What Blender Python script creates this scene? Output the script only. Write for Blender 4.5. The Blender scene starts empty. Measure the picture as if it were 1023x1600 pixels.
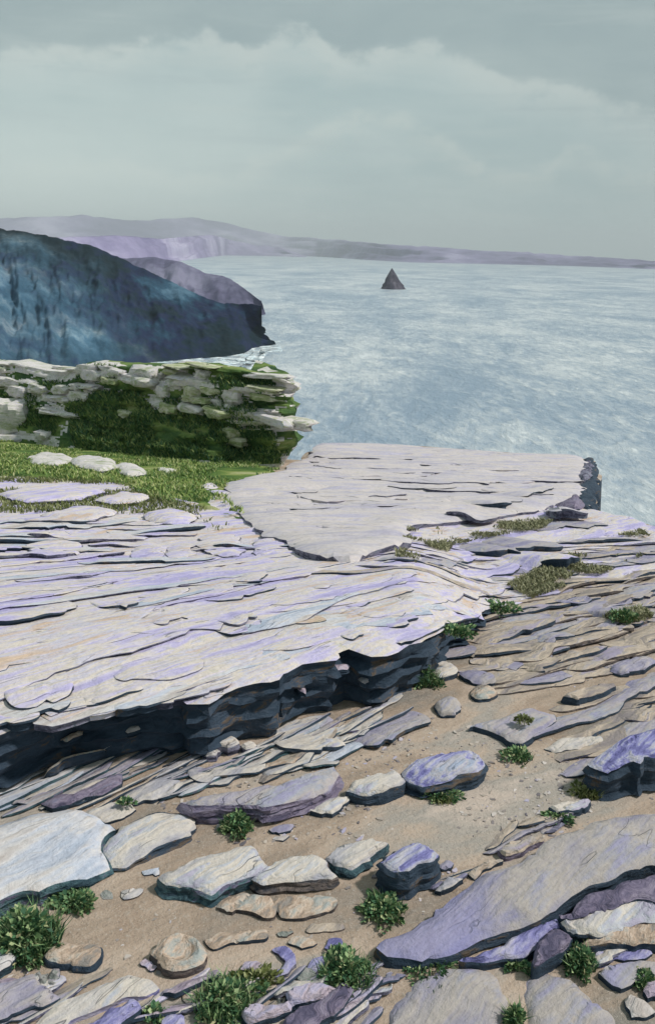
import bpy, math, random
import numpy as np
from mathutils import Matrix, Vector
from mathutils.geometry import delaunay_2d_cdt

random.seed(7)
RNG = np.random.default_rng(11)
scene = bpy.context.scene
COL = scene.collection

# ------------------------------------------------------------------ camera
CAM_Z = 2.2
FPX = 1232.0                                   # focal length in pixels of the 1023 x 1600 photograph
PITCH, ROLL = math.radians(18.2), math.radians(1.37)
_r0 = Vector((1, 0, 0)); FWD = Vector((0, math.cos(PITCH), -math.sin(PITCH))); _u0 = Vector((0, math.sin(PITCH), math.cos(PITCH)))
RIGHT = _r0 * math.cos(ROLL) + _u0 * math.sin(ROLL)
UP = -_r0 * math.sin(ROLL) + _u0 * math.cos(ROLL)
cam = bpy.data.cameras.new('camera')
cam.sensor_fit = 'VERTICAL'
cam.angle = 2 * math.atan(800 / FPX)
cam.clip_start, cam.clip_end = 0.05, 60000
cam_o = bpy.data.objects.new('camera', cam); COL.objects.link(cam_o)
m = Matrix((RIGHT, UP, -FWD)).transposed().to_4x4(); m.translation = (0, 0, CAM_Z)
cam_o.matrix_world = m
scene.camera = cam_o

# ------------------------------------------------------------------ light
SUN_EL, SUN_AZ = math.radians(50), math.radians(92)      # high to the right of the viewer
SUN_STRENGTH, SUN_ANGLE = 2.9, 5.0
sun = bpy.data.lights.new('sun', 'SUN')
sun.energy, sun.angle, sun.color = SUN_STRENGTH, math.radians(SUN_ANGLE), (1.0, 0.95, 0.89)
sun_o = bpy.data.objects.new('sun', sun); COL.objects.link(sun_o)
_sd = Vector((math.sin(SUN_AZ) * math.cos(SUN_EL), math.cos(SUN_AZ) * math.cos(SUN_EL), math.sin(SUN_EL)))
sun_o.rotation_euler = _sd.to_track_quat('Z', 'Y').to_euler()
sun_o.location = (0, 0, 60)
scene.view_settings.view_transform = 'Standard'
scene.view_settings.look = 'None'
scene.view_settings.exposure = 0.30
scene.view_settings.gamma = 1.0
scene.cycles.use_denoising = True
scene.cycles.max_bounces = 5
scene.cycles.use_adaptive_sampling = True
scene.cycles.adaptive_threshold = 0.02
scene.cycles.volume_bounces = 0


def pix_dir(px, py):
    px = np.asarray(px, float); py = np.asarray(py, float)
    a = (px - 511.5) / FPX; b = -(py - 800.0) / FPX
    return np.stack([FWD[i] + RIGHT[i] * a + UP[i] * b for i in range(3)], -1)


def project(P):
    P = np.asarray(P, float) - np.array([0, 0, CAM_Z])
    d = P @ np.array(FWD)
    return 511.5 + FPX * (P @ np.array(RIGHT)) / d, 800 - FPX * (P @ np.array(UP)) / d


class N:                                       # small helper for shader trees
    def __init__(self, tree):
        self.t = tree

    def new(self, typ, **kw):
        n = self.t.nodes.new(typ)
        for k, v in kw.items():
            setattr(n, k, v)
        return n

    def link(self, a, b):
        self.t.links.new(a, b)

    def put(self, sock, v):
        if isinstance(v, bpy.types.NodeSocket):
            self.t.links.new(v, sock)
        else:
            sock.default_value = v

    def math(self, op, a, b=None, c=None, clamp=False):
        n = self.new('ShaderNodeMath', operation=op, use_clamp=clamp)
        for i, v in enumerate((a, b, c)):
            if v is not None:
                self.put(n.inputs[i], v)
        return n.outputs[0]

    def smooth(self, x, a, b, lo=0.0, hi=1.0):
        n = self.new('ShaderNodeMapRange', interpolation_type='SMOOTHSTEP')
        self.put(n.inputs[0], x)
        for i, v in zip((1, 2, 3, 4), (a, b, lo, hi)):
            n.inputs[i].default_value = v
        return n.outputs[0]

    def mix(self, f, a, b, mode='MIX'):
        n = self.new('ShaderNodeMix', data_type='RGBA', blend_type=mode)
        self.put(n.inputs[0], f)
        for s, v in ((n.inputs[6], a), (n.inputs[7], b)):
            if isinstance(v, tuple) and len(v) == 3:
                v = (*v, 1)
            self.put(s, v)
        return n.outputs[2]

    def noise(self, vec, scale, detail=4, rough=0.55, dist=0.0):
        n = self.new('ShaderNodeTexNoise')
        self.put(n.inputs['Vector'], vec)
        n.inputs['Scale'].default_value = scale
        n.inputs['Detail'].default_value = detail
        n.inputs['Roughness'].default_value = rough
        n.inputs['Distortion'].default_value = dist
        return n.outputs['Fac']

    def mapping(self, vec, rot=(0, 0, 0), scale=(1, 1, 1), loc=(0, 0, 0)):
        n = self.new('ShaderNodeMapping')
        self.put(n.inputs[0], vec)
        n.inputs[1].default_value = loc; n.inputs[2].default_value = rot; n.inputs[3].default_value = scale
        return n.outputs[0]

    def ramp(self, f, stops):
        n = self.new('ShaderNodeValToRGB')
        self.put(n.inputs[0], f)
        e = n.color_ramp.elements
        while len(e) < len(stops):
            e.new(0.5)
        for el, (p, c) in zip(e, stops):
            el.position = p; el.color = (*c, 1)
        return n.outputs[0]


# ------------------------------------------------------------------ sky (world)
def build_world():
    w = bpy.data.worlds.new('World'); scene.world = w; w.use_nodes = True
    t = w.node_tree; t.nodes.clear(); n = N(t)
    tc = n.new('ShaderNodeTexCoord').outputs['Generated']
    sky = n.new('ShaderNodeTexSky', sky_type='NISHITA')
    sky.sun_disc = False; sky.sun_elevation = SUN_EL; sky.sun_rotation = SUN_AZ
    sky.air_density, sky.dust_density, sky.ozone_density = 1.0, 3.0, 2.0
    skyc = n.mix(1.0, sky.outputs[0], (0.085, 0.085, 0.085), 'MULTIPLY')
    sep = n.new('ShaderNodeSeparateXYZ'); n.link(tc, sep.inputs[0])
    az = n.math('ARCTAN2', sep.outputs[0], sep.outputs[1])
    el = n.math('ARCSINE', sep.outputs[2])
    # cloud coordinates: wide and flat
    flat = n.mapping(tc, scale=(5, 5, 16))
    n1 = n.noise(flat, 1.1, 7, 0.6, 0.4)
    n2 = n.noise(n.mapping(tc, scale=(11, 11, 20), loc=(3, 1, 7)), 2.2, 8, 0.62, 0.2)
    n3 = n.noise(n.mapping(tc, scale=(2.2, 2.2, 30), loc=(1, 5, 2)), 1.6, 6, 0.6, 0.3)

    def ridge(pts, amp):
        c = n.new('ShaderNodeFloatCurve')
        x = n.math('MULTIPLY_ADD', az, 1.0, 0.5)               # azimuth -0.5 .. 0.5 rad -> 0 .. 1
        n.link(x, c.inputs['Value'])
        cu = c.mapping.curves[0]
        c.mapping.use_clip = False
        P = []
        for px, py in pts:
            d = pix_dir(px, py); d = d / np.linalg.norm(d)
            P.append((math.atan2(d[0], d[1]) + 0.5, math.asin(d[2]) * 2.0))
        while len(cu.points) < len(P):
            cu.points.new(0.5, 0.5)
        for p, (a, b) in zip(cu.points, P):
            p.location = (a, b)
        c.mapping.update()
        r = n.math('MULTIPLY', c.outputs[0], 0.5)
        jit = n.math('MULTIPLY', n.math('SUBTRACT', n2, 0.5), amp)
        return n.math('SUBTRACT', n.math('ADD', r, jit), el)      # > 0 below the cloud's top edge

    d1 = ridge([(-80, 70), (60, 66), (190, 62), (240, 44), (310, 42), (355, 54), (395, 70), (418, 52), (455, 38), (492, 48), (525, 74),
                (600, 66), (680, 56), (735, 88), (800, 116), (880, 124), (960, 150), (1030, 172), (1100, 190)], 0.036)
    d2 = ridge([(-80, 265), (150, 240), (300, 260), (420, 235), (500, 190), (570, 166), (640, 176), (700, 208), (770, 250), (860, 246), (890, 222), (930, 226), (960, 250), (1100, 262)], 0.030)

    def cap(d, soft, fade):
        up = n.smooth(d, -0.001, soft)
        dn = n.smooth(d, 0.004, fade, 1.0, 0.0)
        return n.math('MULTIPLY', up, dn)

    base_hi = n.mix(n.smooth(n1, 0.3, 0.7), (0.275, 0.35, 0.355), (0.33, 0.405, 0.40))
    base_lo = n.mix(n.smooth(n1, 0.32, 0.68), (0.33, 0.425, 0.425), (0.40, 0.485, 0.475))
    below = n.smooth(d1, -0.004, 0.022)
    c = n.mix(below, base_hi, base_lo)
    c = n.mix(n.math('MULTIPLY', n.math('MULTIPLY', cap(d1, 0.010, 0.05), n.smooth(n2, 0.30, 0.55)), 0.8), c, (0.49, 0.545, 0.515))
    c = n.mix(n.math('MULTIPLY', n.math('MULTIPLY', cap(d2, 0.014, 0.045), n.smooth(n2, 0.30, 0.58)), 0.75), c, (0.48, 0.54, 0.505))
    c = n.mix(n.smooth(n3, 0.50, 0.72, 0, 0.35), c, (0.45, 0.51, 0.485))
    c = n.mix(n.smooth(n3, 0.46, 0.28, 0, 0.32), c, (0.27, 0.345, 0.36))
    c = n.mix(n.smooth(az, 0.0, 0.5, 0, 0.30), c, (0.24, 0.305, 0.31))
    c = n.mix(n.smooth(el, 0.07, 0.0, 0, 0.5), c, (0.42, 0.50, 0.48))
    c = n.mix(n.math('MULTIPLY', n.smooth(az, 0.15, -0.36), n.smooth(el, 0.24, 0.02, 0, 0.8)), c, (0.60, 0.69, 0.65))
    c = n.mix(0.92, skyc, c)
    bg = n.new('ShaderNodeBackground'); n.link(c, bg.inputs[0]); bg.inputs[1].default_value = 1.0
    out = n.new('ShaderNodeOutputWorld'); n.link(bg.outputs[0], out.inputs[0])


build_world()


# ------------------------------------------------------------------ noise in numpy
def _hash(ix, iy, iz, seed):
    h = (ix * 374761393 + iy * 668265263 + iz * 2147483647 + seed * 974711) & 0xFFFFFFFF
    h = ((h ^ (h >> 13)) * 1274126177) & 0xFFFFFFFF
    h = ((h ^ (h >> 16)) * 2246822519) & 0xFFFFFFFF
    return ((h ^ (h >> 15)) & 0xFFFFFF) / float(0xFFFFFF) * 2 - 1


def vnoise(x, y, z=0.0, seed=0):
    x, y, z = np.broadcast_arrays(np.asarray(x, float), np.asarray(y, float), np.asarray(z, float))
    xi = np.floor(x); yi = np.floor(y); zi = np.floor(z)
    fx, fy, fz = x - xi, y - yi, z - zi
    ix, iy, iz = xi.astype(np.int64), yi.astype(np.int64), zi.astype(np.int64)
    ux, uy, uz = (f * f * f * (f * (f * 6 - 15) + 10) for f in (fx, fy, fz))
    r = 0
    for a in (0, 1):
        for b in (0, 1):
            for c in (0, 1):
                wgt = (ux if a else 1 - ux) * (uy if b else 1 - uy) * (uz if c else 1 - uz)
                r = r + wgt * _hash(ix + a, iy + b, iz + c, seed)
    return r


def fbm(x, y, z=0.0, oct=4, gain=0.5, seed=0):
    r, a, f, tot = 0.0, 1.0, 1.0, 0.0
    for o in range(oct):
        r = r + a * vnoise(np.asarray(x) * f + o * 17.3, np.asarray(y) * f - o * 9.1, np.asarray(z) * f, seed + o)
        tot += a; a *= gain; f *= 2.03
    return r / tot


def sstep(x, a, b):
    t = np.clip((np.asarray(x, float) - a) / (b - a), 0, 1)
    return t * t * (3 - 2 * t)


# ------------------------------------------------------------------ surfaces of the place
def G(x, y):                                    # sandy ground: level near the viewer, falling away towards the sea
    y = np.asarray(y, float)
    return -0.15 * 0.5 * np.log1p(np.exp(np.clip((y - 3.5) / 0.5, -50, 50))) + 0 * np.asarray(x, float)


def hit(px, py, surf=G, off=0.0):
    px = np.atleast_1d(np.asarray(px, float)); py = np.atleast_1d(np.asarray(py, float))
    D = pix_dir(px, py)
    out = np.zeros((len(px), 3))
    ts = np.concatenate([np.arange(0.4, 12, 0.04), np.arange(12, 70, 0.15)])
    for i, d in enumerate(D):
        f = CAM_Z + ts * d[2] - (surf(ts * d[0], ts * d[1]) + off)
        k = np.argmax(f < 0)
        if f[k] >= 0:
            k = len(ts) - 1
        a, b = ts[max(k - 1, 0)], ts[k]
        for _ in range(22):
            mid = 0.5 * (a + b)
            if CAM_Z + mid * d[2] - (surf(mid * d[0], mid * d[1]) + off) < 0:
                b = mid
            else:
                a = mid
        out[i] = np.array([0, 0, CAM_Z]) + b * d
    return out


_e0, _e1, _e2 = hit([0, 620, 800], [1215, 1090, 940])


def T(x, y):                                    # top of the pale rock terrace, a low step above the ground
    x = np.asarray(x, float); y = np.asarray(y, float)
    along = (x - _e1[0]) / (_e2[0] - _e1[0])
    wgt = 1 - sstep(along, 0.05, 1.0)
    back = y - np.interp(x, [_e0[0] - 3, _e0[0], _e1[0], _e2[0]], [_e0[1] - 0.4, _e0[1], _e1[1], _e2[1]])
    return G(x, y) + 0.31 * wgt * (1 - sstep(back, 0.5, 5.0)) + 0.02


SEA_Z = -42.0
STRATA = hit([120, 560], [1070, 935], T)
STRATA_ANG = math.atan2(STRATA[1][1] - STRATA[0][1], STRATA[1][0] - STRATA[0][0])


# ------------------------------------------------------------------ materials
MATS = {}


def principled(name):
    mt = bpy.data.materials.new(name); mt.use_nodes = True
    t = mt.node_tree; n = N(t)
    b = t.nodes['Principled BSDF']
    MATS[name] = mt
    return mt, n, b


def rock(name, stops, ang=STRATA_ANG, scale=1.6, stretch=0.16, rough=0.8, bump=0.5, fine=38, spots=None, spot_amt=0.5, warp=0.3, cracks=0.55, patch=None):
    """layered rock: colour runs in streaks along the strata, with lichen spots and a grain of its own"""
    mt, n, b = principled(name)
    pos = n.new('ShaderNodeNewGeometry').outputs['Position']
    rot = n.mapping(pos, rot=(0, 0, -ang))
    st = n.mapping(rot, scale=(stretch, 1, 1.6))
    wob = n.noise(rot, scale * 0.9, 3)
    st2 = n.new('ShaderNodeVectorMath', operation='ADD'); n.link(st, st2.inputs[0])
    cmb = n.new('ShaderNodeCombineXYZ'); n.link(n.math('MULTIPLY', wob, warp), cmb.inputs[1]); n.link(cmb.outputs[0], st2.inputs[1])
    v = st2.outputs[0]
    f = n.noise(v, scale * 2.2, 5, 0.62)
    f2 = n.noise(v, scale * 9, 4, 0.6)
    ff = n.math('MULTIPLY_ADD', n.math('SUBTRACT', f2, 0.5), 0.55, f)
    col = n.ramp(n.smooth(ff, 0.30, 0.70), stops)
    if spots:
        sp = n.noise(rot, scale * 5.5, 5, 0.7)
        col = n.mix(n.smooth(sp, 0.60, 0.66, 0, spot_amt), col, spots)
    if patch is not None:
        ds = n.new('ShaderNodeVectorMath', operation='DISTANCE'); n.link(pos, ds.inputs[0]); ds.inputs[1].default_value = patch[0]
        m_ = n.math('ADD', ds.outputs['Value'], n.math('MULTIPLY', n.math('SUBTRACT', ff, 0.5), patch[1]))
        col = n.mix(n.smooth(m_, patch[1], patch[1] * 0.35, 0, 0.6), col, patch[2])
    g = n.noise(rot, fine, 5, 0.75)
    col = n.mix(n.math('MULTIPLY', n.smooth(g, 0.35, 0.72), 0.45), col, n.mix(1.0, col, (0.60, 0.58, 0.60), 'MULTIPLY'))
    cv = n.noise(n.mapping(v, scale=(0.7, 1, 1), loc=(3.1, 7.7, 0)), scale * 3.0, 3, 0.55)
    cr = n.smooth(n.math('ABSOLUTE', n.math('SUBTRACT', cv, 0.5)), 0.006, 0.0, 0, 1)
    cr = n.math('MULTIPLY', cr, n.smooth(n.noise(rot, scale * 1.4, 2), 0.48, 0.60, 0, cracks))
    col = n.mix(cr, col, (0.06, 0.07, 0.10))
    n.link(col, b.inputs['Base Color'])
    b.inputs['Roughness'].default_value = rough
    b.inputs['Specular IOR Level'].default_value = 0.25
    hgt = n.math('SUBTRACT', n.math('ADD', n.math('MULTIPLY', f2, 0.8), n.math('MULTIPLY', g, 0.4)), n.math('MULTIPLY', cr, 0.5))
    bp = n.new('ShaderNodeBump'); bp.inputs['Strength'].default_value = min(1.0, bump * 1.7); bp.inputs['Distance'].default_value = 0.028
    n.link(hgt, bp.inputs['Height']); n.link(bp.outputs[0], b.inputs['Normal'])
    return mt


PALE = rock('pale_lilac_cream_rock', [(0.0, (0.42, 0.39, 0.64)), (0.22, (0.52, 0.48, 0.71)), (0.42, (0.61, 0.57, 0.67)), (0.62, (0.68, 0.61, 0.52)), (0.8, (0.56, 0.55, 0.66)), (1.0, (0.62, 0.48, 0.37))], warp=0.15, spots=(0.38, 0.42, 0.27), spot_amt=0.3)
BLUEW = rock('pale_blue_white_rock', [(0.0, (0.40, 0.46, 0.57)), (0.35, (0.55, 0.58, 0.66)), (0.65, (0.63, 0.61, 0.61)), (1.0, (0.50, 0.45, 0.42))], scale=1.9)
CREAM = rock('cream_grey_rock', [(0.0, (0.38, 0.38, 0.44)), (0.3, (0.54, 0.51, 0.49)), (0.65, (0.64, 0.58, 0.51)), (0.85, (0.48, 0.50, 0.55)), (1.0, (0.44, 0.41, 0.52))], scale=2.6, warp=0.12)
LILAC = rock('greyish_lilac_rock', [(0.0, (0.26, 0.25, 0.37)), (0.3, (0.36, 0.34, 0.42)), (0.65, (0.45, 0.41, 0.40)), (0.85, (0.36, 0.37, 0.42)), (1.0, (0.32, 0.31, 0.45))], scale=2.4, warp=0.12)
GREYS = rock('warm_grey_slab_rock', [(0.0, (0.27, 0.26, 0.38)), (0.3, (0.35, 0.33, 0.36)), (0.65, (0.43, 0.39, 0.36)), (0.85, (0.36, 0.35, 0.39)), (1.0, (0.32, 0.31, 0.45))], scale=1.8, warp=0.15)
TAN = rock('tan_layered_rock', [(0.0, (0.27, 0.24, 0.24)), (0.3, (0.40, 0.34, 0.285)), (0.6, (0.55, 0.455, 0.365)), (0.8, (0.42, 0.38, 0.35)), (1.0, (0.37, 0.33, 0.44))], scale=2.8, spots=(0.17, 0.19, 0.11), spot_amt=0.35)
BROWNS = rock('brown_rounded_rock', [(0.0, (0.27, 0.25, 0.23)), (0.35, (0.44, 0.33, 0.25)), (0.65, (0.58, 0.47, 0.38)), (1.0, (0.36, 0.39, 0.38))], scale=4.5, stretch=0.45, warp=0.15, cracks=0.15)
PINKS = rock('pinkish_rock', [(0.0, (0.34, 0.28, 0.38)), (0.5, (0.50, 0.42, 0.47)), (1.0, (0.44, 0.42, 0.58))], scale=4.5, stretch=0.4)
VIOLET = rock('violet_rock_and_shade', [(0.0, (0.12, 0.12, 0.28)), (0.35, (0.24, 0.235, 0.47)), (0.7, (0.36, 0.35, 0.56)), (1.0, (0.46, 0.44, 0.54))], scale=5.0, stretch=0.3, warp=0.08)  # violet reflections and shade among the stones, painted as rock colour
VSTREAK = rock('violet_streaked_rock', [(0.0, (0.14, 0.14, 0.34)), (0.28, (0.26, 0.26, 0.52)), (0.5, (0.40, 0.41, 0.56)), (0.75, (0.50, 0.48, 0.52)), (1.0, (0.36, 0.42, 0.55))], scale=5.0, stretch=0.10, warp=0.05)
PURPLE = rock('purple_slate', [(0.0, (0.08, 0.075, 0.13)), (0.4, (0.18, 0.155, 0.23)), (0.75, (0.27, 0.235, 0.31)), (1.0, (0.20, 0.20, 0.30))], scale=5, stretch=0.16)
_tip = hit([640], [1452])[0]
GREYT = rock('grey_rock_with_violet_shade_tip', [(0.0, (0.27, 0.26, 0.38)), (0.3, (0.35, 0.33, 0.36)), (0.65, (0.43, 0.39, 0.36)), (0.85, (0.36, 0.35, 0.39)), (1.0, (0.32, 0.31, 0.45))], scale=1.8, warp=0.15, cracks=0.3, patch=(tuple(_tip), 0.42, (0.25, 0.25, 0.50)))  # violet shade at the slab's tip is painted into its colour
OLIVEG = rock('olive_grey_stone', [(0.0, (0.19, 0.21, 0.19)), (0.5, (0.29, 0.31, 0.29)), (1.0, (0.38, 0.37, 0.36))], scale=7.0, stretch=0.8)
PLATF = rock('pink_cream_platform_rock', [(0.0, (0.43, 0.41, 0.50)), (0.35, (0.53, 0.50, 0.53)), (0.7, (0.60, 0.55, 0.53)), (1.0, (0.48, 0.46, 0.56))], ang=0.10, scale=0.8, stretch=0.35, bump=0.5, fine=18, spots=(0.42, 0.42, 0.34), spot_amt=0.35)
BLOCKM = rock('weathered_outcrop_stone', [(0.0, (0.36, 0.40, 0.26)), (0.3, (0.58, 0.57, 0.54)), (0.6, (0.66, 0.62, 0.59)), (0.85, (0.58, 0.56, 0.62)), (1.0, (0.48, 0.49, 0.34))], ang=0.1, scale=1.6, stretch=0.4, fine=16, spots=(0.26, 0.32, 0.12), spot_amt=0.7)
BLOCKG = rock('lichened_green_grey_stone', [(0.0, (0.22, 0.28, 0.11)), (0.4, (0.38, 0.42, 0.24)), (0.75, (0.58, 0.57, 0.46)), (1.0, (0.34, 0.38, 0.18))], ang=0.1, scale=1.8, stretch=0.4, fine=16)
NAVY = rock('navy_slate_with_shade', [(0.0, (0.020, 0.038, 0.062)), (0.5, (0.032, 0.054, 0.084)), (0.85, (0.045, 0.065, 0.095)), (1.0, (0.11, 0.085, 0.065))], scale=4, stretch=0.25, rough=0.75, bump=0.4)  # slate sides and recesses with their shade put into the colour as navy
TEAL = rock('teal_slate_with_shade', [(0.0, (0.022, 0.045, 0.065)), (0.45, (0.04, 0.085, 0.11)), (0.8, (0.09, 0.17, 0.19)), (1.0, (0.14, 0.13, 0.21))], scale=5, stretch=0.25, rough=0.65, bump=0.6)  # teal dark of shaded faces is put into this side colour
SLATE = rock('purple_grey_slate_with_shade', [(0.0, (0.05, 0.055, 0.09)), (0.4, (0.13, 0.13, 0.19)), (0.7, (0.26, 0.25, 0.33)), (1.0, (0.17, 0.20, 0.25))], scale=5, stretch=0.25, rough=0.7, bump=0.6)  # layered slate sides, darkened in colour to stand for shade
BSHADE = rock('brown_slate_with_shade', [(0.0, (0.05, 0.055, 0.07)), (0.5, (0.13, 0.11, 0.105)), (1.0, (0.22, 0.18, 0.16))], scale=6, stretch=0.4, bump=0.6)  # brownish side faces with their shade painted in


def ground_material():
    mt, n, b = principled('sandy_path')
    pos = n.new('ShaderNodeNewGeometry').outputs['Position']
    rot = n.mapping(pos, rot=(0, 0, -0.55))
    st = n.mapping(rot, scale=(0.4, 1, 1))
    a = n.noise(st, 1.6, 6, 0.62, 0.5)
    c = n.ramp(n.smooth(a, 0.3, 0.7), [(0.0, (0.22, 0.21, 0.19)), (0.3, (0.34, 0.265, 0.205)), (0.55, (0.46, 0.365, 0.29)), (0.8, (0.35, 0.32, 0.285)), (1.0, (0.54, 0.45, 0.385))])
    br = n.noise(n.mapping(pos, loc=(4, 2, 1)), 1.1, 5, 0.65, 0.6)
    c = n.mix(n.smooth(br, 0.54, 0.70, 0, 0.5), c, (0.27, 0.175, 0.115))
    gv = n.noise(pos, 60, 4, 0.75)
    c = n.mix(n.smooth(gv, 0.50, 0.72, 0, 0.5), c, (0.42, 0.38, 0.34))
    c = n.mix(n.smooth(gv, 0.46, 0.30, 0, 0.4), c, (0.16, 0.14, 0.13))
    n.link(c, b.inputs['Base Color']); b.inputs['Roughness'].default_value = 0.92
    b.inputs['Specular IOR Level'].default_value = 0.15
    sp = n.noise(pos, 170, 3, 0.7)
    c = n.mix(n.smooth(sp, 0.62, 0.70, 0, 0.35), c, (0.16, 0.13, 0.11))
    c = n.mix(n.smooth(sp, 0.40, 0.33, 0, 0.5), c, (0.58, 0.53, 0.48))
    n.link(c, b.inputs['Base Color'])
    bp = n.new('ShaderNodeBump'); bp.inputs['Strength'].default_value = 0.9; bp.inputs['Distance'].default_value = 0.02
    n.link(n.math('ADD', n.math('MULTIPLY', gv, 0.5), n.noise(st, 14, 5, 0.65)), bp.inputs['Height'])
    n.link(bp.outputs[0], b.inputs['Normal'])
    return mt


SAND = ground_material()


def turf_material(name, cols, scale=1.2):
    mt, n, b = principled(name)
    pos = n.new('ShaderNodeNewGeometry').outputs['Position']
    a = n.noise(n.mapping(pos, scale=(0.6, 1.2, 2.0)), scale, 7, 0.65, 0.3)
    c = n.ramp(n.smooth(a, 0.3, 0.7), cols)
    n.link(c, b.inputs['Base Color']); b.inputs['Roughness'].default_value = 0.95
    b.inputs['Specular IOR Level'].default_value = 0.1
    bp = n.new('ShaderNodeBump'); bp.inputs['Strength'].default_value = 0.9; bp.inputs['Distance'].default_value = 0.06
    n.link(n.noise(pos, scale * 14, 5, 0.7), bp.inputs['Height']); n.link(bp.outputs[0], b.inputs['Normal'])
    return mt


TURF = turf_material('green_turf', [(0.0, (0.06, 0.12, 0.04)), (0.35, (0.13, 0.21, 0.055)), (0.65, (0.26, 0.31, 0.10)), (1.0, (0.46, 0.46, 0.26))])
MOSS = turf_material('mossy_rock', [(0.0, (0.035, 0.08, 0.04)), (0.4, (0.085, 0.15, 0.05)), (0.7, (0.18, 0.25, 0.075)), (1.0, (0.32, 0.35, 0.16))], 1.0)


def leaf_material(name, stops, rough=0.6):
    mt, n, b = principled(name)
    rnd = n.new('ShaderNodeNewGeometry').outputs['Random Per Island']
    c = n.ramp(rnd, stops)
    n.link(c, b.inputs['Base Color']); b.inputs['Roughness'].default_value = rough
    b.inputs['Specular IOR Level'].default_value = 0.2
    return mt


LEAF = leaf_material('plant_leaves', [(0.0, (0.03, 0.08, 0.045)), (0.35, (0.07, 0.16, 0.075)), (0.7, (0.18, 0.28, 0.12)), (0.9, (0.34, 0.42, 0.22)), (1.0, (0.42, 0.38, 0.22))])
LEAFY = leaf_material('yellowish_leaves', [(0.0, (0.05, 0.08, 0.02)), (0.5, (0.16, 0.18, 0.06)), (1.0, (0.36, 0.38, 0.20))])
BLADE = leaf_material('grass_blades', [(0.0, (0.06, 0.13, 0.05)), (0.4, (0.16, 0.26, 0.07)), (0.75, (0.32, 0.39, 0.12)), (1.0, (0.52, 0.52, 0.28))])
OLIVE = leaf_material('dry_olive_grass', [(0.0, (0.11, 0.12, 0.06)), (0.5, (0.22, 0.22, 0.12)), (1.0, (0.38, 0.37, 0.24))])
CHIPS = leaf_material('mixed_shale_chips', [(0.0, (0.14, 0.13, 0.15)), (0.3, (0.26, 0.23, 0.22)), (0.6, (0.40, 0.35, 0.30)), (0.85, (0.52, 0.48, 0.46)), (1.0, (0.36, 0.34, 0.46))], 0.85)
DKGRASS = leaf_material('dark_bank_grass', [(0.0, (0.025, 0.07, 0.04)), (0.5, (0.075, 0.15, 0.055)), (0.85, (0.17, 0.24, 0.07)), (1.0, (0.32, 0.35, 0.14))])


# ------------------------------------------------------------------ building helpers
def tag(o, label=None, cat=None, group=None, kind=None):
    for k, v in (('label', label), ('category', cat), ('group', group), ('kind', kind)):
        if v:
            o[k] = v
    return o


def mesh_obj(name, V, F, mats, fm=None, parent=None, origin=None, smooth=True, sharp=None):
    V = np.asarray(V, float)
    if origin is None:
        origin = np.array([V[:, 0].mean(), V[:, 1].mean(), V[:, 2].min()])
    me = bpy.data.meshes.new(name)
    me.from_pydata((V - origin).tolist(), [], F if isinstance(F, list) else F.tolist())
    for mt in (mats if isinstance(mats, (list, tuple)) else [mats]):
        me.materials.append(mt)
    if fm is not None:
        me.polygons.foreach_set('material_index', np.asarray(fm, np.int32))
    if smooth:
        me.polygons.foreach_set('use_smooth', np.ones(len(me.polygons), bool))
        if sharp:
            me.set_sharp_from_angle(angle=math.radians(sharp))
    me.update()
    o = bpy.data.objects.new(name, me); COL.objects.link(o)
    if parent is not None:
        o.parent = parent
        o.location = Vector(origin) - parent.location
    else:
        o.location = Vector(origin)
    return o


def empty(name, loc):
    o = bpy.data.objects.new(name, None); COL.objects.link(o); o.location = loc
    o.empty_display_size = 0.2
    return o


def grid_faces(nu, nv, close=False):
    F = []
    for i in range(nu if close else nu - 1):
        a = i * nv; b = ((i + 1) % nu) * nv
        for j in range(nv - 1):
            F.append((a + j, b + j, b + j + 1, a + j + 1))
    return F


def catmull(P, per, soft=0.6):
    P = np.asarray(P, float); n = len(P); out = []
    for i in range(n):
        p0, p1, p2, p3 = P[(i - 1) % n], P[i], P[(i + 1) % n], P[(i + 2) % n]
        k = max(2, int(math.ceil(np.linalg.norm(p2 - p1) / per)))
        for s in range(k):
            t = s / k
            c = 0.5 * ((2 * p1) + (-p0 + p2) * t + (2 * p0 - 5 * p1 + 4 * p2 - p3) * t * t + (-p0 + 3 * p1 - 3 * p2 + p3) * t ** 3)
            out.append(c * soft + (p1 * (1 - t) + p2 * t) * (1 - soft))
    return np.array(out)


def poly_dist(P, Q):
    """distance of points Q to closed polyline P, and inside flag"""
    A = P; B = np.roll(P, -1, 0)
    AB = B - A
    L2 = (AB ** 2).sum(1) + 1e-12
    d2 = np.full(len(Q), 1e9); ins = np.zeros(len(Q), bool)
    for k in range(len(A)):
        t = np.clip(((Q - A[k]) @ AB[k]) / L2[k], 0, 1)
        dd = ((Q - A[k] - t[:, None] * AB[k]) ** 2).sum(1)
        d2 = np.minimum(d2, dd)
        c = ((A[k, 1] > Q[:, 1]) != (B[k, 1] > Q[:, 1]))
        if c.any() and abs(AB[k, 1]) > 1e-12:
            xi = A[k, 0] + (Q[:, 1] - A[k, 1]) / AB[k, 1] * AB[k, 0]
            ins ^= c & (Q[:, 0] < xi)
    return np.sqrt(d2), ins


SEED = [100]


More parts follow.
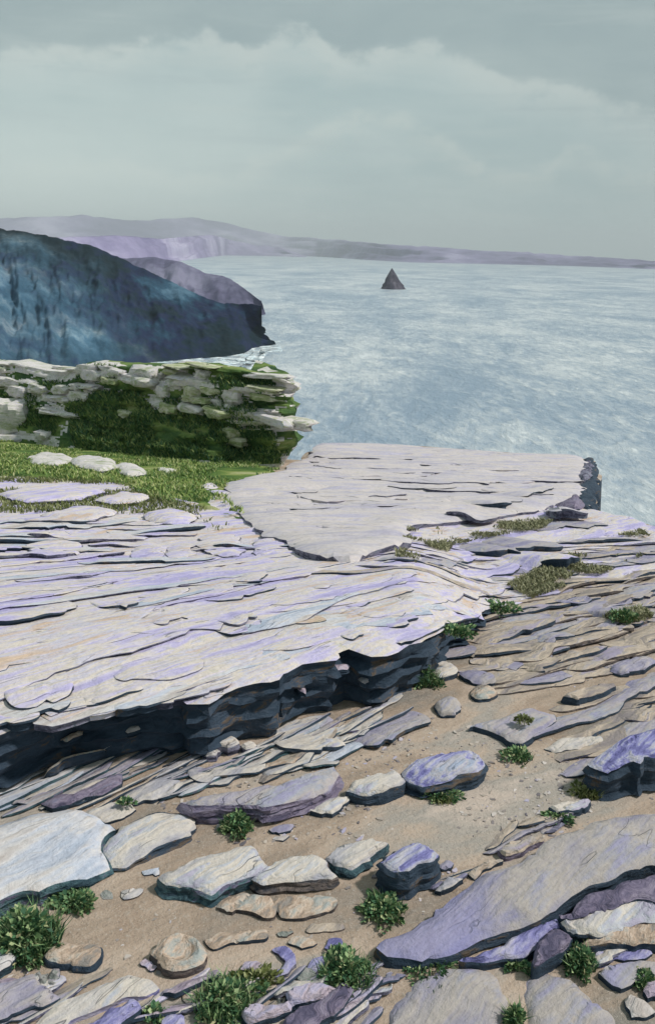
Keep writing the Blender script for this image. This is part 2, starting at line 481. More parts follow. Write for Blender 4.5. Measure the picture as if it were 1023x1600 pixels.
def slab_mesh(xy, top, bottom, ds, edge_R, edge_A, relief, lam, undercut, ang, K=7, ring_noise=0.25, relief_scale=3.0, dent=None, soft=0.35, facets=0, hmax=1.0, jag=0.9, lay_scale=0.5):
    """prism with a rough top sheet and laminated sides.
    xy outline (world), top(x,y), bottom(x,y); returns V, F, material index per face (0 top, 1 side)"""
    SEED[0] += 1; sd = SEED[0]; rg = np.random.default_rng(sd)
    O = catmull(xy, ds, soft)
    area = 0.5 * np.sum(O[:, 0] * np.roll(O[:, 1], -1) - np.roll(O[:, 0], -1) * O[:, 1])
    if area < 0:
        O = O[::-1]
    nrm = np.roll(O, -1, 0) - np.roll(O, 1, 0)
    nrm = np.stack([nrm[:, 1], -nrm[:, 0]], 1); nrm /= np.linalg.norm(nrm, axis=1)[:, None] + 1e-9
    size = math.sqrt(abs(area)); n0 = len(O)
    O = O + nrm * (fbm(O[:, 0] / (ds * 7), O[:, 1] / (ds * 7), 0, 3, seed=sd) * ds * ring_noise * 4)[:, None]
    kn = max(6, int(n0 / 5)); kp = np.sort(rg.uniform(0, n0, kn)); kv = rg.uniform(-1, 1, kn) * ds * jag
    O = O + nrm * np.interp(np.arange(n0), np.r_[kp, kp[0] + n0], np.r_[kv, kv[0]], period=n0)[:, None]
    lo, hi = O.min(0), O.max(0)
    gx, gy = np.meshgrid(np.arange(lo[0], hi[0], ds * 1.25), np.arange(lo[1], hi[1], ds * 1.25))
    Q = np.stack([gx.ravel(), gy.ravel()], 1) + rg.uniform(-0.3, 0.3, (gx.size, 2)) * ds
    d, ins = poly_dist(O, Q)
    Q = Q[ins & (d > ds * 0.55)]; d = d[ins & (d > ds * 0.55)]
    n = len(O)
    # extra ring close to the edge makes the rounded lip
    allp = [Vector(p) for p in O] + [Vector(p) for p in Q]
    res = delaunay_2d_cdt(allp, [(i, (i + 1) % n) for i in range(n)], [], 1, 1e-7)
    V2 = np.array([tuple(v) for v in res[0]]); F = [tuple(f) for f in res[2]]
    orig = res[3]
    dist, _ = poly_dist(O, V2)
    # map input outline vertex -> output vertex
    mp = {}
    for k, src in enumerate(orig):
        for s in src:
            mp.setdefault(s, k)
    ca, sa = math.cos(ang), math.sin(ang)
    s_ = V2[:, 0] * ca + V2[:, 1] * sa; t_ = -V2[:, 0] * sa + V2[:, 1] * ca
    rs = relief_scale / max(size, 0.05) if relief_scale < 0 else relief_scale
    rel = fbm(s_ * 0.22 * abs(rs) + sd, t_ * abs(rs), 0, 4, 0.55, seed=sd)
    st = np.abs(fbm(s_ * 0.12 * abs(rs) * 2 + sd, t_ * abs(rs) * 2.2, 3.0, 3, seed=sd + 7))
    z = top(V2[:, 0], V2[:, 1]) + relief * rel - relief * 0.9 * (1 - sstep(st, 0.0, 0.10))
    q = np.clip(dist / edge_R, 0, 1)
    z = z - edge_A * (1 - np.sqrt(np.clip(1 - (1 - q) ** 2, 0, 1)))
    if facets:
        cen = V2.mean(0); fr = random.Random(sd); drop = 0 * z
        for _ in range(facets):
            th = fr.uniform(0, 2 * math.pi)
            pr = (V2 - cen) @ np.array([math.cos(th), math.sin(th)])
            drop = drop + fr.uniform(0.10, 0.32) * np.maximum(0, pr - pr.max() * fr.uniform(0.25, 0.8))
        z = z - hmax * 0.5 * (1 - np.exp(-drop / (hmax * 0.5)))
    if dent is not None:
        cx, cy, r, dep = dent
        rr = np.hypot(V2[:, 0] - cx, V2[:, 1] - cy) / r
        z = z - dep * np.exp(-rr ** 4) + dep * 0.35 * np.exp(-((rr - 1.25) / 0.3) ** 2)
    V = [tuple(p) for p in np.column_stack([V2, z])]
    fm = [0] * len(F)
    idx = [mp.get(i, 0) for i in range(n)]
    ztop = z[idx]; zb = bottom(O[:, 0], O[:, 1])
    prev = idx
    for k in range(1, K + 1):
        t = k / K
        zz = ztop * (1 - t) + np.minimum(zb, ztop - 0.004) * t
        ls = min(size * 0.5 + 0.05, lay_scale)
        lay = 0.6 * vnoise(O[:, 0] / ls, O[:, 1] / ls, k * 0.9, sd) + 0.4 * np.sign(vnoise(O[:, 0] / ls * 1.3, O[:, 1] / ls * 1.3, k * 1.7, sd + 3)) * np.abs(vnoise(O[:, 0] / ls * 3, O[:, 1] / ls * 3, k * 1.7, sd + 5))
        off = lam * (1.0 * lay + 0.35 * (1 if (k * 7 + sd) % 3 == 0 else -0.4)) - undercut * (t ** 0.7 if k < K else 0.6)
        if k == K and undercut <= 0.001:
            off = off * 0 + lam
        W = O + nrm * np.broadcast_to(off, (n,))[:, None]
        b0 = len(V)
        V += [tuple(p) for p in np.column_stack([W, zz + lam * 0.3 * vnoise(O[:, 0] * 9, O[:, 1] * 9, k, sd)])]
        cur = list(range(b0, b0 + n))
        for i in range(n):
            j = (i + 1) % n
            F.append((prev[i], cur[i], cur[j], prev[j])); fm.append(1)
        prev = cur
    # orient top faces up
    T_ = []
    for f, mi in zip(F, fm):
        if mi == 0:
            a, b, c = (np.array(V[i]) for i in f[:3])
            if np.cross(b - a, c - a)[2] < 0:
                f = f[::-1]
        T_.append(f)
    return V, T_, fm


def px_height(poly, hpx, surf):
    k = max(range(len(poly)), key=lambda i: poly[i][1])
    px, py = poly[k]
    g = hit([px], [py + hpx], surf)[0]
    d = pix_dir(px, py)
    return CAM_Z + d[2] * g[1] / d[1] - g[2]


def slab(name, poly, hpx, mats, surf=G, parent=None, ds=None, edge=None, relief=0.010, lam=None, under=0.0, ang=STRATA_ANG, h=None, sink=0.03, roundness=None, K=7, sharp=38, relief_scale=4.0, dent_px=None, lift=0.0, soft=None, facets=None):
    if h is None:
        h = px_height(poly, hpx, surf) + 0.0
    W = hit([p[0] for p in poly], [p[1] for p in poly], surf, h)
    c = W.mean(0)
    dist = math.hypot(c[0], c[1])
    size = math.sqrt(max(1e-4, 0.5 * abs(np.sum(W[:, 0] * np.roll(W[:, 1], -1) - np.roll(W[:, 0], -1) * W[:, 1]))))
    if ds is None:
        ds = max(0.010, min(0.05 * max(1, dist / 4), size / 16))
    if roundness:
        eR, eA = size * 0.5, h * roundness
    else:
        eR, eA = (edge if edge else (min(0.035, size * 0.12), min(0.014, h * 0.35)))
    if lam is None:
        lam = min(0.010, h * 0.10)
    dent = None
    if dent_px:
        q = hit([dent_px[0]], [dent_px[1]], surf, h)[0]
        dent = (q[0], q[1], dent_px[2], dent_px[3])
    V, F, fm = slab_mesh(W[:, :2], lambda x, y: surf(x, y) + h + lift, lambda x, y: surf(x, y) - sink, ds, eR, eA, relief, lam, under, ang, K, relief_scale=relief_scale, dent=dent, soft=(0.6 if roundness else 0.2) if soft is None else soft, facets=facets if facets is not None else (0 if roundness or size > 0.6 else (2 if size < 0.2 else 5)), hmax=h)
    return mesh_obj(name, V, F, mats, fm, parent, sharp=sharp)


# ------------------------------------------------------------------ blades and leaves
def blade_mesh(P, hgt, width, lean=0.35, seg=2):
    """P (n,3) roots -> tapered bent blades, one island each"""
    n = len(P)
    a = RNG.uniform(0, 2 * math.pi, n); l = RNG.uniform(0.2, 1.0, n) * lean
    h = hgt * RNG.uniform(0.55, 1.15, n); w = width * RNG.uniform(0.6, 1.2, n)
    b = RNG.uniform(0, 2 * math.pi, n)
    dx, dy = np.cos(a) * l * h, np.sin(a) * l * h
    wx, wy = np.cos(b) * w / 2, np.sin(b) * w / 2
    V = np.zeros((n, 5, 3))
    V[:, 0] = P + np.stack([wx, wy, 0 * wx], 1)
    V[:, 1] = P - np.stack([wx, wy, 0 * wx], 1)
    mid = P + np.stack([dx * 0.35, dy * 0.35, h * 0.6], 1)
    V[:, 2] = mid - np.stack([wx, wy, 0 * wx], 1) * 0.75
    V[:, 3] = mid + np.stack([wx, wy, 0 * wx], 1) * 0.75
    V[:, 4] = P + np.stack([dx, dy, h], 1)
    base = (np.arange(n) * 5)[:, None]
    F = []
    for q in (base + np.array([0, 1, 2, 3])).tolist():
        F.append(q)
    for q in (base + np.array([3, 2, 4])).tolist():
        F.append(q)
    return V.reshape(-1, 3), F


def in_px_poly(P, poly):
    px, py = project(P)
    _, ins = poly_dist(np.array(poly, float), np.stack([px, py], 1))
    return ins


def scatter_px(poly, n, surf, off=0.0, clump=0.0, cs=1.5, seed=3):
    """points on the surface inside an area outlined on the photograph, spread evenly over the ground"""
    W = hit([p[0] for p in poly], [p[1] for p in poly], surf, off)[:, :2]
    lo, hi = W.min(0), W.max(0)
    out = np.zeros((0, 2))
    for _ in range(12):
        Q = RNG.uniform(lo, hi, (n * 2, 2))
        _, ins = poly_dist(W, Q)
        Q = Q[ins]
        if clump > 0:
            f = fbm(Q[:, 0] * cs, Q[:, 1] * cs, 0, 3, seed=seed)
            Q = Q[f > clump - RNG.uniform(0, 0.25, len(Q))]
        out = np.vstack([out, Q])
        if len(out) >= n:
            break
    out = out[:n]
    return np.column_stack([out, surf(out[:, 0], out[:, 1]) + off])


def plant(name, cx, cy, wpx, hpx, nleaf, label, mat=LEAF, surf=G, off=0.0, leaf=0.030, group='green tufts among the stones', flat=0.8, cat='plant'):
    c = hit([cx], [cy], surf, off)[0]
    sc = np.linalg.norm(c - np.array([0, 0, CAM_Z])) / FPX
    R, H = wpx / 2 * sc * 0.85, hpx * sc * 0.60
    n = nleaf
    th = RNG.uniform(0, 2 * math.pi, n); rr = np.sqrt(RNG.uniform(0, 1, n))
    lump = 0.8 + 0.75 * vnoise(np.cos(th) * 1.9 + cx, np.sin(th) * 1.9, cy)
    x = np.cos(th) * rr * R * lump; y = np.sin(th) * rr * R * lump * flat
    z = H * (1 - rr ** 2) * RNG.uniform(0.15, 1, n) * (0.8 + 0.4 * vnoise(x * 14, y * 14, cx))
    P = np.stack([x, y, z], 1)
    # leaf: a bent rhombus pointing outwards and up
    out = np.stack([np.cos(th) * (0.4 + rr), np.sin(th) * (0.4 + rr), RNG.uniform(0.25, 1.3, n)], 1) + RNG.normal(0, 0.35, (n, 3))
    out /= np.linalg.norm(out, axis=1)[:, None]
    side = np.cross(out, RNG.normal(0, 1, (n, 3))); side /= np.linalg.norm(side, axis=1)[:, None] + 1e-9
    L = leaf * RNG.uniform(0.5, 1.4, n)[:, None]; w = L * RNG.uniform(0.20, 0.38, n)[:, None]
    V = np.zeros((n, 4, 3))
    V[:, 0] = P; V[:, 1] = P + out * L * 0.5 + side * w; V[:, 2] = P + out * L + np.array([0, 0, -0.12]) * L; V[:, 3] = P + out * L * 0.5 - side * w
    nb = nleaf // 3
    rt = np.sqrt(RNG.uniform(0, 1, nb)) * 0.85; tt = RNG.uniform(0, 2 * math.pi, nb)
    BP = np.stack([np.cos(tt) * rt * R, np.sin(tt) * rt * R * flat, np.full(nb, -0.005)], 1)
    BV, BF = blade_mesh(BP, H * 0.8, leaf * 0.3, 0.9)
    root = empty(name, c)
    tag(root, label, cat, group)
    F = (np.arange(n)[:, None] * 4 + np.arange(4)).tolist()
    mesh_obj('leaves', V.reshape(-1, 3) + c, F, mat, None, root, origin=c, smooth=False)
    mesh_obj('blades', BV + c, BF, LEAFY if int(cx) % 3 == 0 else mat, None, root, origin=c, smooth=False)
    return root


# ------------------------------------------------------------------ sea
def build_sea():
    V, F = [], []
    rs = [0.0, 60, 120, 200, 320, 500, 800, 1300, 2200, 4000, 8000, 16000, 30000]
    nseg = 72
    for r in rs:
        for k in range(nseg):
            a = 2 * math.pi * k / nseg
            V.append((math.cos(a) * r, math.sin(a) * r, SEA_Z))
    for i in range(len(rs) - 1):
        for k in range(nseg):
            F.append((i * nseg + k, (i + 1) * nseg + k, (i + 1) * nseg + (k + 1) % nseg, i * nseg + (k + 1) % nseg))
    mt, n, b = principled('sea_water')
    pos = n.new('ShaderNodeNewGeometry').outputs['Position']
    big = n.noise(n.mapping(pos, scale=(1, 0.5, 1)), 0.012, 5, 0.6, 0.6)
    mid = n.noise(n.mapping(pos, scale=(1, 0.42, 1)), 0.10, 6, 0.65, 0.6)
    fine = n.noise(n.mapping(pos, scale=(1, 0.40, 1)), 0.42, 6, 0.68, 0.3)
    rip = n.noise(n.mapping(pos, rot=(0, 0, 0.08), scale=(0.45, 1, 1)), 0.9, 4, 0.6, 0.4)
    c = n.ramp(n.smooth(n.math('MULTIPLY_ADD', n.math('SUBTRACT', mid, 0.5), 0.6, n.math('MULTIPLY_ADD', n.math('SUBTRACT', fine, 0.5), 0.75, big)), 0.27, 0.73),
               [(0.0, (0.22, 0.30, 0.39)), (0.4, (0.34, 0.41, 0.48)), (0.75, (0.45, 0.505, 0.545)), (1.0, (0.57, 0.61, 0.63))])
    cap = n.math('MULTIPLY_ADD', n.math('SUBTRACT', rip, 0.5), 0.5, n.math('MULTIPLY_ADD', n.math('SUBTRACT', fine, 0.5), 0.9, n.math('MULTIPLY_ADD', n.math('SUBTRACT', big, 0.5), 0.5, mid)))
    foam = n.smooth(cap, 0.62, 0.82, 0.0, 0.75)
    c = n.mix(foam, c, (0.66, 0.71, 0.73))
    n.link(c, b.inputs['Base Color'])
    n.put(b.inputs['Roughness'], n.math('MULTIPLY_ADD', foam, 0.4, 0.30))
    b.inputs['IOR'].default_value = 1.33
    bp = n.new('ShaderNodeBump'); bp.inputs['Strength'].default_value = 0.8; bp.inputs['Distance'].default_value = 1.4
    n.link(n.math('ADD', n.math('ADD', n.math('MULTIPLY', mid, 1.2), n.math('MULTIPLY', fine, 0.6)), n.math('MULTIPLY', rip, 0.35)), bp.inputs['Height'])
    n.link(bp.outputs[0], b.inputs['Normal'])
    tag(mesh_obj('sea', V, F, mt, origin=np.array([0, 0, SEA_Z])), 'grey blue sea reaching to the far coast', None, None, 'structure')


build_sea()


def sea_pt(px, py):
    d = pix_dir(px, py)
    t = (SEA_Z - CAM_Z) / d[..., 2]
    return np.array([0, 0, CAM_Z]) + d * t[..., None]


def resample(P, n):
    P = np.asarray(P, float)
    u = np.r_[0, np.cumsum(np.hypot(np.diff(P[:, 0]), np.diff(P[:, 1])))]
    q = np.linspace(0, u[-1], n)
    return np.stack([np.interp(q, u, P[:, k]) for k in range(P.shape[1])], 1)


def hill(name, ridge, foot, dist, mat, label, nu=140, nv=26, amp=0.06, rough_px=1.0, profile=1.0, back=0.6, seed=1, freq=6, cliff_end=None):
    """ridge/foot: outlines on the photograph paired by column; dist: how far the ridge stands (metres, per ridge point)"""
    R = resample(np.column_stack([np.array(ridge, float), dist]), nu)
    Fp = resample(foot, nu)
    d = pix_dir(R[:, 0], R[:, 1] + rough_px * fbm(R[:, 0] * 0.08, 0 * R[:, 0], 0, 4, 0.6, seed=seed) * 1.5)
    hd = np.hypot(d[:, 0], d[:, 1])
    top = np.array([0, 0, CAM_Z]) + d * (R[:, 2] / hd)[:, None]
    bot = sea_pt(Fp[:, 0], Fp[:, 1]); bot[:, 2] = SEA_Z - 1.5
    rows = []
    size = np.linalg.norm(top - bot, axis=1)
    uu = np.linspace(0, 1, nu)
    for j in range(nv):
        v = j / (nv - 1)
        hz = v ** (1 / profile)
        p = bot.copy()
        p[:, :2] = bot[:, :2] * (1 - v) + top[:, :2] * v
        p[:, 2] = bot[:, 2] * (1 - hz) + top[:, 2] * hz
        if cliff_end is not None:                 # the sea end of the headland is a steep broken cliff
            wgt = sstep(uu, 0.93, 1.0)
            q = np.interp(v, cliff_end[0], cliff_end[1]); qz = np.interp(v, cliff_end[0], cliff_end[2])
            e = p.copy()
            e[:, :2] = bot[:, :2] * (1 - q) + top[:, :2] * q
            e[:, 2] = bot[:, 2] * (1 - qz) + top[:, 2] * qz
            p = p * (1 - wgt[:, None]) + e * wgt[:, None]
        env = math.sin(math.pi * min(v * 1.0, 1)) ** 0.7
        g = fbm(uu * freq * 2 + 3 * v * (vnoise(uu * 4, 0.5, 0, seed)), v * freq * 0.35, seed, 5, 0.55, seed=seed + 5)
        g2 = np.abs(fbm(uu * freq * 1.2, v * 1.2, seed + 4, 4, 0.5, seed=seed + 9))
        toward = bot[:, :2] - top[:, :2]; toward /= np.linalg.norm(toward, axis=1)[:, None] + 1e-9
        if cliff_end is not None:
            gu = np.abs(fbm(uu * 22 + 1.2 * v, 0 * uu + 1.5 * v, 7.0, 3, 0.5, seed=63)); gf = fbm(uu * 60, v * 14 + 0 * uu, 2.0, 4, 0.6, seed=64)
            g = 0.45 * g + 0.55 * (gu - 0.25) + 0.35 * gf
        disp = size * amp * env * (g - 0.8 * g2)
        if cliff_end is not None:
            p[:, 0] += sstep(uu, 0.94, 1.0) * 3.5 * fbm(v * 9 + 0 * uu, uu * 3, 1.5, 4, 0.6, seed=91) * env
        p[:, :2] += toward * disp[:, None]
        p[:, 2] += disp * 0.35
        rows.append(p)
    bk = top.copy(); hd2 = np.hypot(top[:, 0], top[:, 1])
    for k, (bb, zz) in enumerate(((0.15, 0.9), (0.5, 0.5), (1.0, 0.0))):
        p = top.copy()
        p[:, :2] *= (1 + bb * back * 0.5 * size / hd2)[:, None]
        p[:, 2] = SEA_Z - 1.5 + (top[:, 2] - SEA_Z + 1.5) * zz
        rows.append(p)
    nvv = len(rows)
    V = np.stack(rows, 1).reshape(-1, 3)
    o = mesh_obj(name, V, grid_faces(nu, nvv), mat, origin=np.array([V[:, 0].mean(), V[:, 1].mean(), SEA_Z]))
    tag(o, label, None, None, 'structure')
    return o


def hill_material(name, stops, scale, bump_d, rough=0.95, patch=None):
    mt, n, b = principled(name)
    g = n.new('ShaderNodeNewGeometry')
    pos = g.outputs['Position']
    a = n.noise(n.mapping(pos, rot=(0, 0.5, 0.6), scale=(1, 0.7, 1)), scale, 7, 0.6, 0.0)
    a2 = n.noise(pos, scale * 2.6, 10, 0.72, 0.0)
    f = n.noise(pos, scale * 6, 8, 0.7, 0.0)
    c = n.ramp(n.smooth(n.math('MULTIPLY_ADD', n.math('SUBTRACT', f, 0.5), 0.45, a), 0.3, 0.72), stops)
    if patch is not None:
        ds = n.new('ShaderNodeVectorMath', operation='DISTANCE'); n.link(pos, ds.inputs[0]); ds.inputs[1].default_value = patch[:3]
        m_ = n.math('ADD', ds.outputs['Value'], n.math('MULTIPLY', n.math('SUBTRACT', a, 0.5), patch[3] * 2.5))
        c = n.mix(n.smooth(m_, patch[3], patch[3] * 0.25, 0, 0.85), c, n.ramp(n.smooth(a2, 0.32, 0.70), [(0.0, (0.04, 0.10, 0.16)), (0.45, (0.09, 0.19, 0.28)), (0.75, (0.19, 0.30, 0.38)), (1.0, (0.40, 0.48, 0.53))]))
    n.link(c, b.inputs['Base Color']); b.inputs['Roughness'].default_value = rough
    b.inputs['Specular IOR Level'].default_value = 0.1
    bp = n.new('ShaderNodeBump'); bp.inputs['Strength'].default_value = 0.35; bp.inputs['Distance'].default_value = bump_d
    n.link(f, bp.inputs['Height']); n.link(bp.outputs[0], b.inputs['Normal'])
    return mt


HM1 = hill_material('far_hill_haze_tint', [(0.0, (0.12, 0.11, 0.21)), (0.5, (0.22, 0.20, 0.34)), (1.0, (0.38, 0.36, 0.50))], 0.0012, 30)  # haze of the distance is tinted into the hill colour
HM2 = hill_material('hillside_haze_tint', [(0.0, (0.15, 0.13, 0.26)), (0.5, (0.27, 0.24, 0.40)), (1.0, (0.42, 0.40, 0.54))], 0.002, 20)  # lavender of the hazy distance is part of this colour too
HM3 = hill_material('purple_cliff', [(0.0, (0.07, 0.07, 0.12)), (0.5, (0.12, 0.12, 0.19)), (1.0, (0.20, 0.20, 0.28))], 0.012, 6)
HM4 = hill_material('dark_scrub_headland', [(0.0, (0.006, 0.014, 0.018)), (0.3, (0.012, 0.026, 0.036)), (0.5, (0.016, 0.024, 0.060)), (0.68, (0.018, 0.042, 0.072)), (0.88, (0.03, 0.075, 0.12)), (1.0, (0.08, 0.15, 0.21))], 0.017, 2.0, patch=(-142.0, 320.0, -38.0, 72.0))  # the pale blue patch paints mist onto the lower slope


def _D(foot, k):                                  # ridge distance as a multiple of the distance of the foot
    P = sea_pt(np.array([f[0] for f in foot], float), np.array([f[1] for f in foot], float))
    return np.hypot(P[:, 0], P[:, 1]) * k


f1 = [(-150, 386), (60, 391), (350, 397), (430, 399), (500, 401), (570, 406), (640, 410), (800, 413.5), (900, 416), (1023, 421), (1180, 427)]
r1 = [(-150, 344), (60, 339), (130, 336), (200, 345), (300, 340), (345, 347), (440, 369), (520, 374), (600, 381), (700, 388), (800, 393), (900, 400), (1023, 408), (1180, 416)]
_d1 = _D(f1, 1.12)
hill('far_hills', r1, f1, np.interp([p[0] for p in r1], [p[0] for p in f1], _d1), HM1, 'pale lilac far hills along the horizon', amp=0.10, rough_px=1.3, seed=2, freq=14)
f2 = [(-150, 415), (200, 411), (285, 408), (310, 404), (350, 399), (420, 400), (478, 402)]
r2 = [(-150, 374), (90, 371), (180, 368), (260, 373), (330, 366), (365, 376), (400, 383), (430, 385), (455, 393), (478, 399.5)]
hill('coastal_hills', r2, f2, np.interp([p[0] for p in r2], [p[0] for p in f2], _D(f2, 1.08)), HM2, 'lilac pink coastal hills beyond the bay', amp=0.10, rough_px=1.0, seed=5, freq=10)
f3 = [(60, 505), (200, 505), (320, 502), (380, 498), (416, 491)]
r3 = [(60, 378), (140, 392), (200, 404), (240, 402), (285, 409), (320, 427), (348, 430), (368, 441), (388, 456), (408, 470)]
hill('purple_headland', r3, f3, np.linspace(800, 590, len(r3)), HM3, 'purple headland behind the dark one', amp=0.07, rough_px=1.2, seed=8, freq=8)
f4 = [(-260, 700), (-150, 660), (0, 610), (140, 584), (240, 568), (300, 563), (360, 558), (384, 553), (396, 545), (415, 541), (435, 538)]
r4 = [(-260, 330), (-150, 344), (-60, 352), (0, 358), (50, 364), (90, 372), (150, 386), (200, 409), (250, 432), (300, 455), (340, 472), (372, 476), (395, 474), (409, 478)]
hill('dark_headland', r4, f4, np.interp([p[0] for p in r4], [-260, 0, 409], [430, 430, 392]), HM4, 'dark blue green scrub covered headland', nu=340, nv=80, amp=0.07, rough_px=1.6, profile=1.15, seed=13, freq=12,
     cliff_end=([0, 0.15, 0.3, 0.45, 0.6, 0.75, 0.88, 1.0], [0, 0.16, 0.38, 0.68, 0.92, 1.08, 1.10, 1.0], [0, 0.06, 0.16, 0.33, 0.52, 0.72, 0.88, 1.0]))


# pyramid shaped sea stack
def build_stack():
    base = sea_pt(np.array([594.0, 632.0]), np.array([452.0, 452.0]))
    apex_d = pix_dir(612, 419)
    cx = base[:, 0].mean(); cy = base[:, 1].mean() + 12
    hgt = CAM_Z + apex_d[2] * cy / apex_d[1] - SEA_Z
    ax = apex_d[0] * cy / apex_d[1] - cx
    R = (base[1, 0] - base[0, 0]) / 2
    nu, nv = 48, 22
    V = []
    for i in range(nu):
        a = 2 * math.pi * i / nu
        for j in range(nv):
            v = j / (nv - 1)
            r = R * (1 - v) ** 0.93 * (1 + 0.05 * math.cos(3 * a)) + 0.25
            nz = float(fbm(math.cos(a) * 1.6, math.sin(a) * 1.6, v * 4, 4, 0.55, seed=31))
            r *= 1 + 0.38 * nz * (1 - 0.4 * v)
            sh = 1.0 if not (math.cos(a) < -0.2 and 0.30 < v < 0.62) else 0.93
            V.append((cx + ax * v + math.cos(a) * r * sh, cy + math.sin(a) * r, SEA_Z - 1.5 + (hgt + 1.5) * v ** 1.02))
    mt = hill_material('dark_violet_stack_rock', [(0.0, (0.035, 0.035, 0.055)), (0.5, (0.07, 0.065, 0.09)), (1.0, (0.13, 0.12, 0.15))], 0.07, 1.5)
    tag(mesh_obj('sea_stack', V, grid_faces(nu, nv, True), mt), 'dark pyramid shaped rock island alone out at sea', 'sea stack')


build_stack()


# foam along the foot of the headland
def build_foam():
    edge = resample([(150, 588), (200, 573), (240, 566), (300, 561), (360, 556), (384, 550), (396, 542), (415, 538), (436, 535)], 120)
    V, F = [], []
    for i, (px, py) in enumerate(edge):
        wv = 16 + 8 * float(fbm(px * 0.05, 1.0, 0, 3, seed=3)) + 14 * math.exp(-((px - 385) / 30) ** 2) - 6 * float(sstep(px, 405, 436))
        a = sea_pt(np.array(px), np.array(py - 2.5)); b = sea_pt(np.array(px + 4.0), np.array(py + wv))
        for k in range(7):
            t = k / 6
            p = a * (1 - t) + b * t
            jx = 3 * float(vnoise(p[0] * 0.15, p[1] * 0.15, 0, 5))
            V.append((p[0] + jx, p[1] + jx, SEA_Z + 0.10 + max(0, 0.25 * math.sin(math.pi * t)) * (0.6 + 0.6 * float(vnoise(p[0] * 0.3, p[1] * 0.3, 0, 9)))))
    mt, n, b = principled('sea_foam')
    pos = n.new('ShaderNodeNewGeometry').outputs['Position']
    f = n.noise(pos, 0.25, 7, 0.7, 0.4)
    n.link(n.ramp(n.smooth(f, 0.3, 0.65), [(0.0, (0.34, 0.46, 0.54)), (0.5, (0.58, 0.68, 0.72)), (1.0, (0.78, 0.82, 0.82))]), b.inputs['Base Color'])
    b.inputs['Roughness'].default_value = 0.8
    f2 = n.noise(pos, 0.12, 7, 0.72, 0.8)
    n.put(b.inputs['Alpha'], n.smooth(f2, 0.40, 0.56))
    tag(mesh_obj('sea_foam', V, grid_faces(len(edge), 7), mt), 'white surf along the foot of the dark headland', None, None, 'stuff')


build_foam()

# ------------------------------------------------------------------ the land underfoot
TERRACE_PX = [(-620, 1350), (-450, 1288), (-300, 1240), (-150, 1186), (-60, 1152), (0, 1134), (60, 1112), (105, 1098), (150, 1096), (215, 1088), (262, 1090), (325, 1092), (348, 1078), (405, 1060), (450, 1054),
              (475, 1036), (525, 1028), (545, 1012), (580, 1018), (620, 1012), (650, 1000), (690, 985),
              (730, 965), (770, 947), (800, 936), (860, 925), (950, 905), (1090, 880), (1160, 870), (1160, 850), (1023, 819), (930, 794), (905, 782), (800, 780),
              (600, 775), (420, 775), (340, 765), (250, 752), (120, 745), (0, 738), (-150, 730), (-400, 722), (-620, 716)]


def GN(x, y):
    return G(x, y) + 0.011 * fbm(np.asarray(x, float) * 2.6, np.asarray(y, float) * 2.6, 0, 5, 0.6) * (1 - sstep(y, 6, 14)) - 0.004


def land():
    # sandy ground with the sea cliff round its seaward side
    e = hit([1160, 1023, 932, 922, 760, 620, 505, 470], [851, 818, 792, 716, 702, 692, 690, 716])
    back = [(-2.2, e[7][1] + 1.5), (-5, e[7][1] + 4.2), (-14, e[7][1] + 5.5), (-24, e[7][1] + 6), (-24, -2), (14, -2), (13, 4)]
    xy = [(p[0], p[1]) for p in e[::-1]]
    outline = np.array([(13, 4), (e[0][0] + 2, e[0][1] - 1)] + [(p[0] - 0.0, p[1] - 0.05) for p in e] + back[:-1])
    V, F, fm = slab_mesh(outline, GN,
                         lambda x, y: 0 * x + SEA_Z - 2, 0.145, 0.5, 0.06, 0.0, 0.35, 0.0, 0.3, K=14, ring_noise=0.1, lay_scale=4.0)
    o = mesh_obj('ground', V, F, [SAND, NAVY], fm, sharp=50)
    tag(o, 'sandy brown path and ground between the rocks', None, None, 'structure')
    # pale terrace
    W = hit([p[0] for p in TERRACE_PX], [p[1] for p in TERRACE_PX], T)
    V, F, fm = slab_mesh(W[:, :2], T, lambda x, y: G(x, y) - 0.05, 0.048, 0.04, 0.015, 0.018, 0.052, 0.05, STRATA_ANG, K=12, ring_noise=0.12, relief_scale=3.0, soft=0.1, jag=1.3, lay_scale=0.15)
    t = mesh_obj('rock_terrace', V, F, [PALE, NAVY], fm, sharp=42)  # shade of the undercut is painted in by the navy side
    tag(t, 'broad pale lilac rock terrace with dark undercut edge', None, None, 'structure')
    return o, t


GROUND, TERRACE = land()


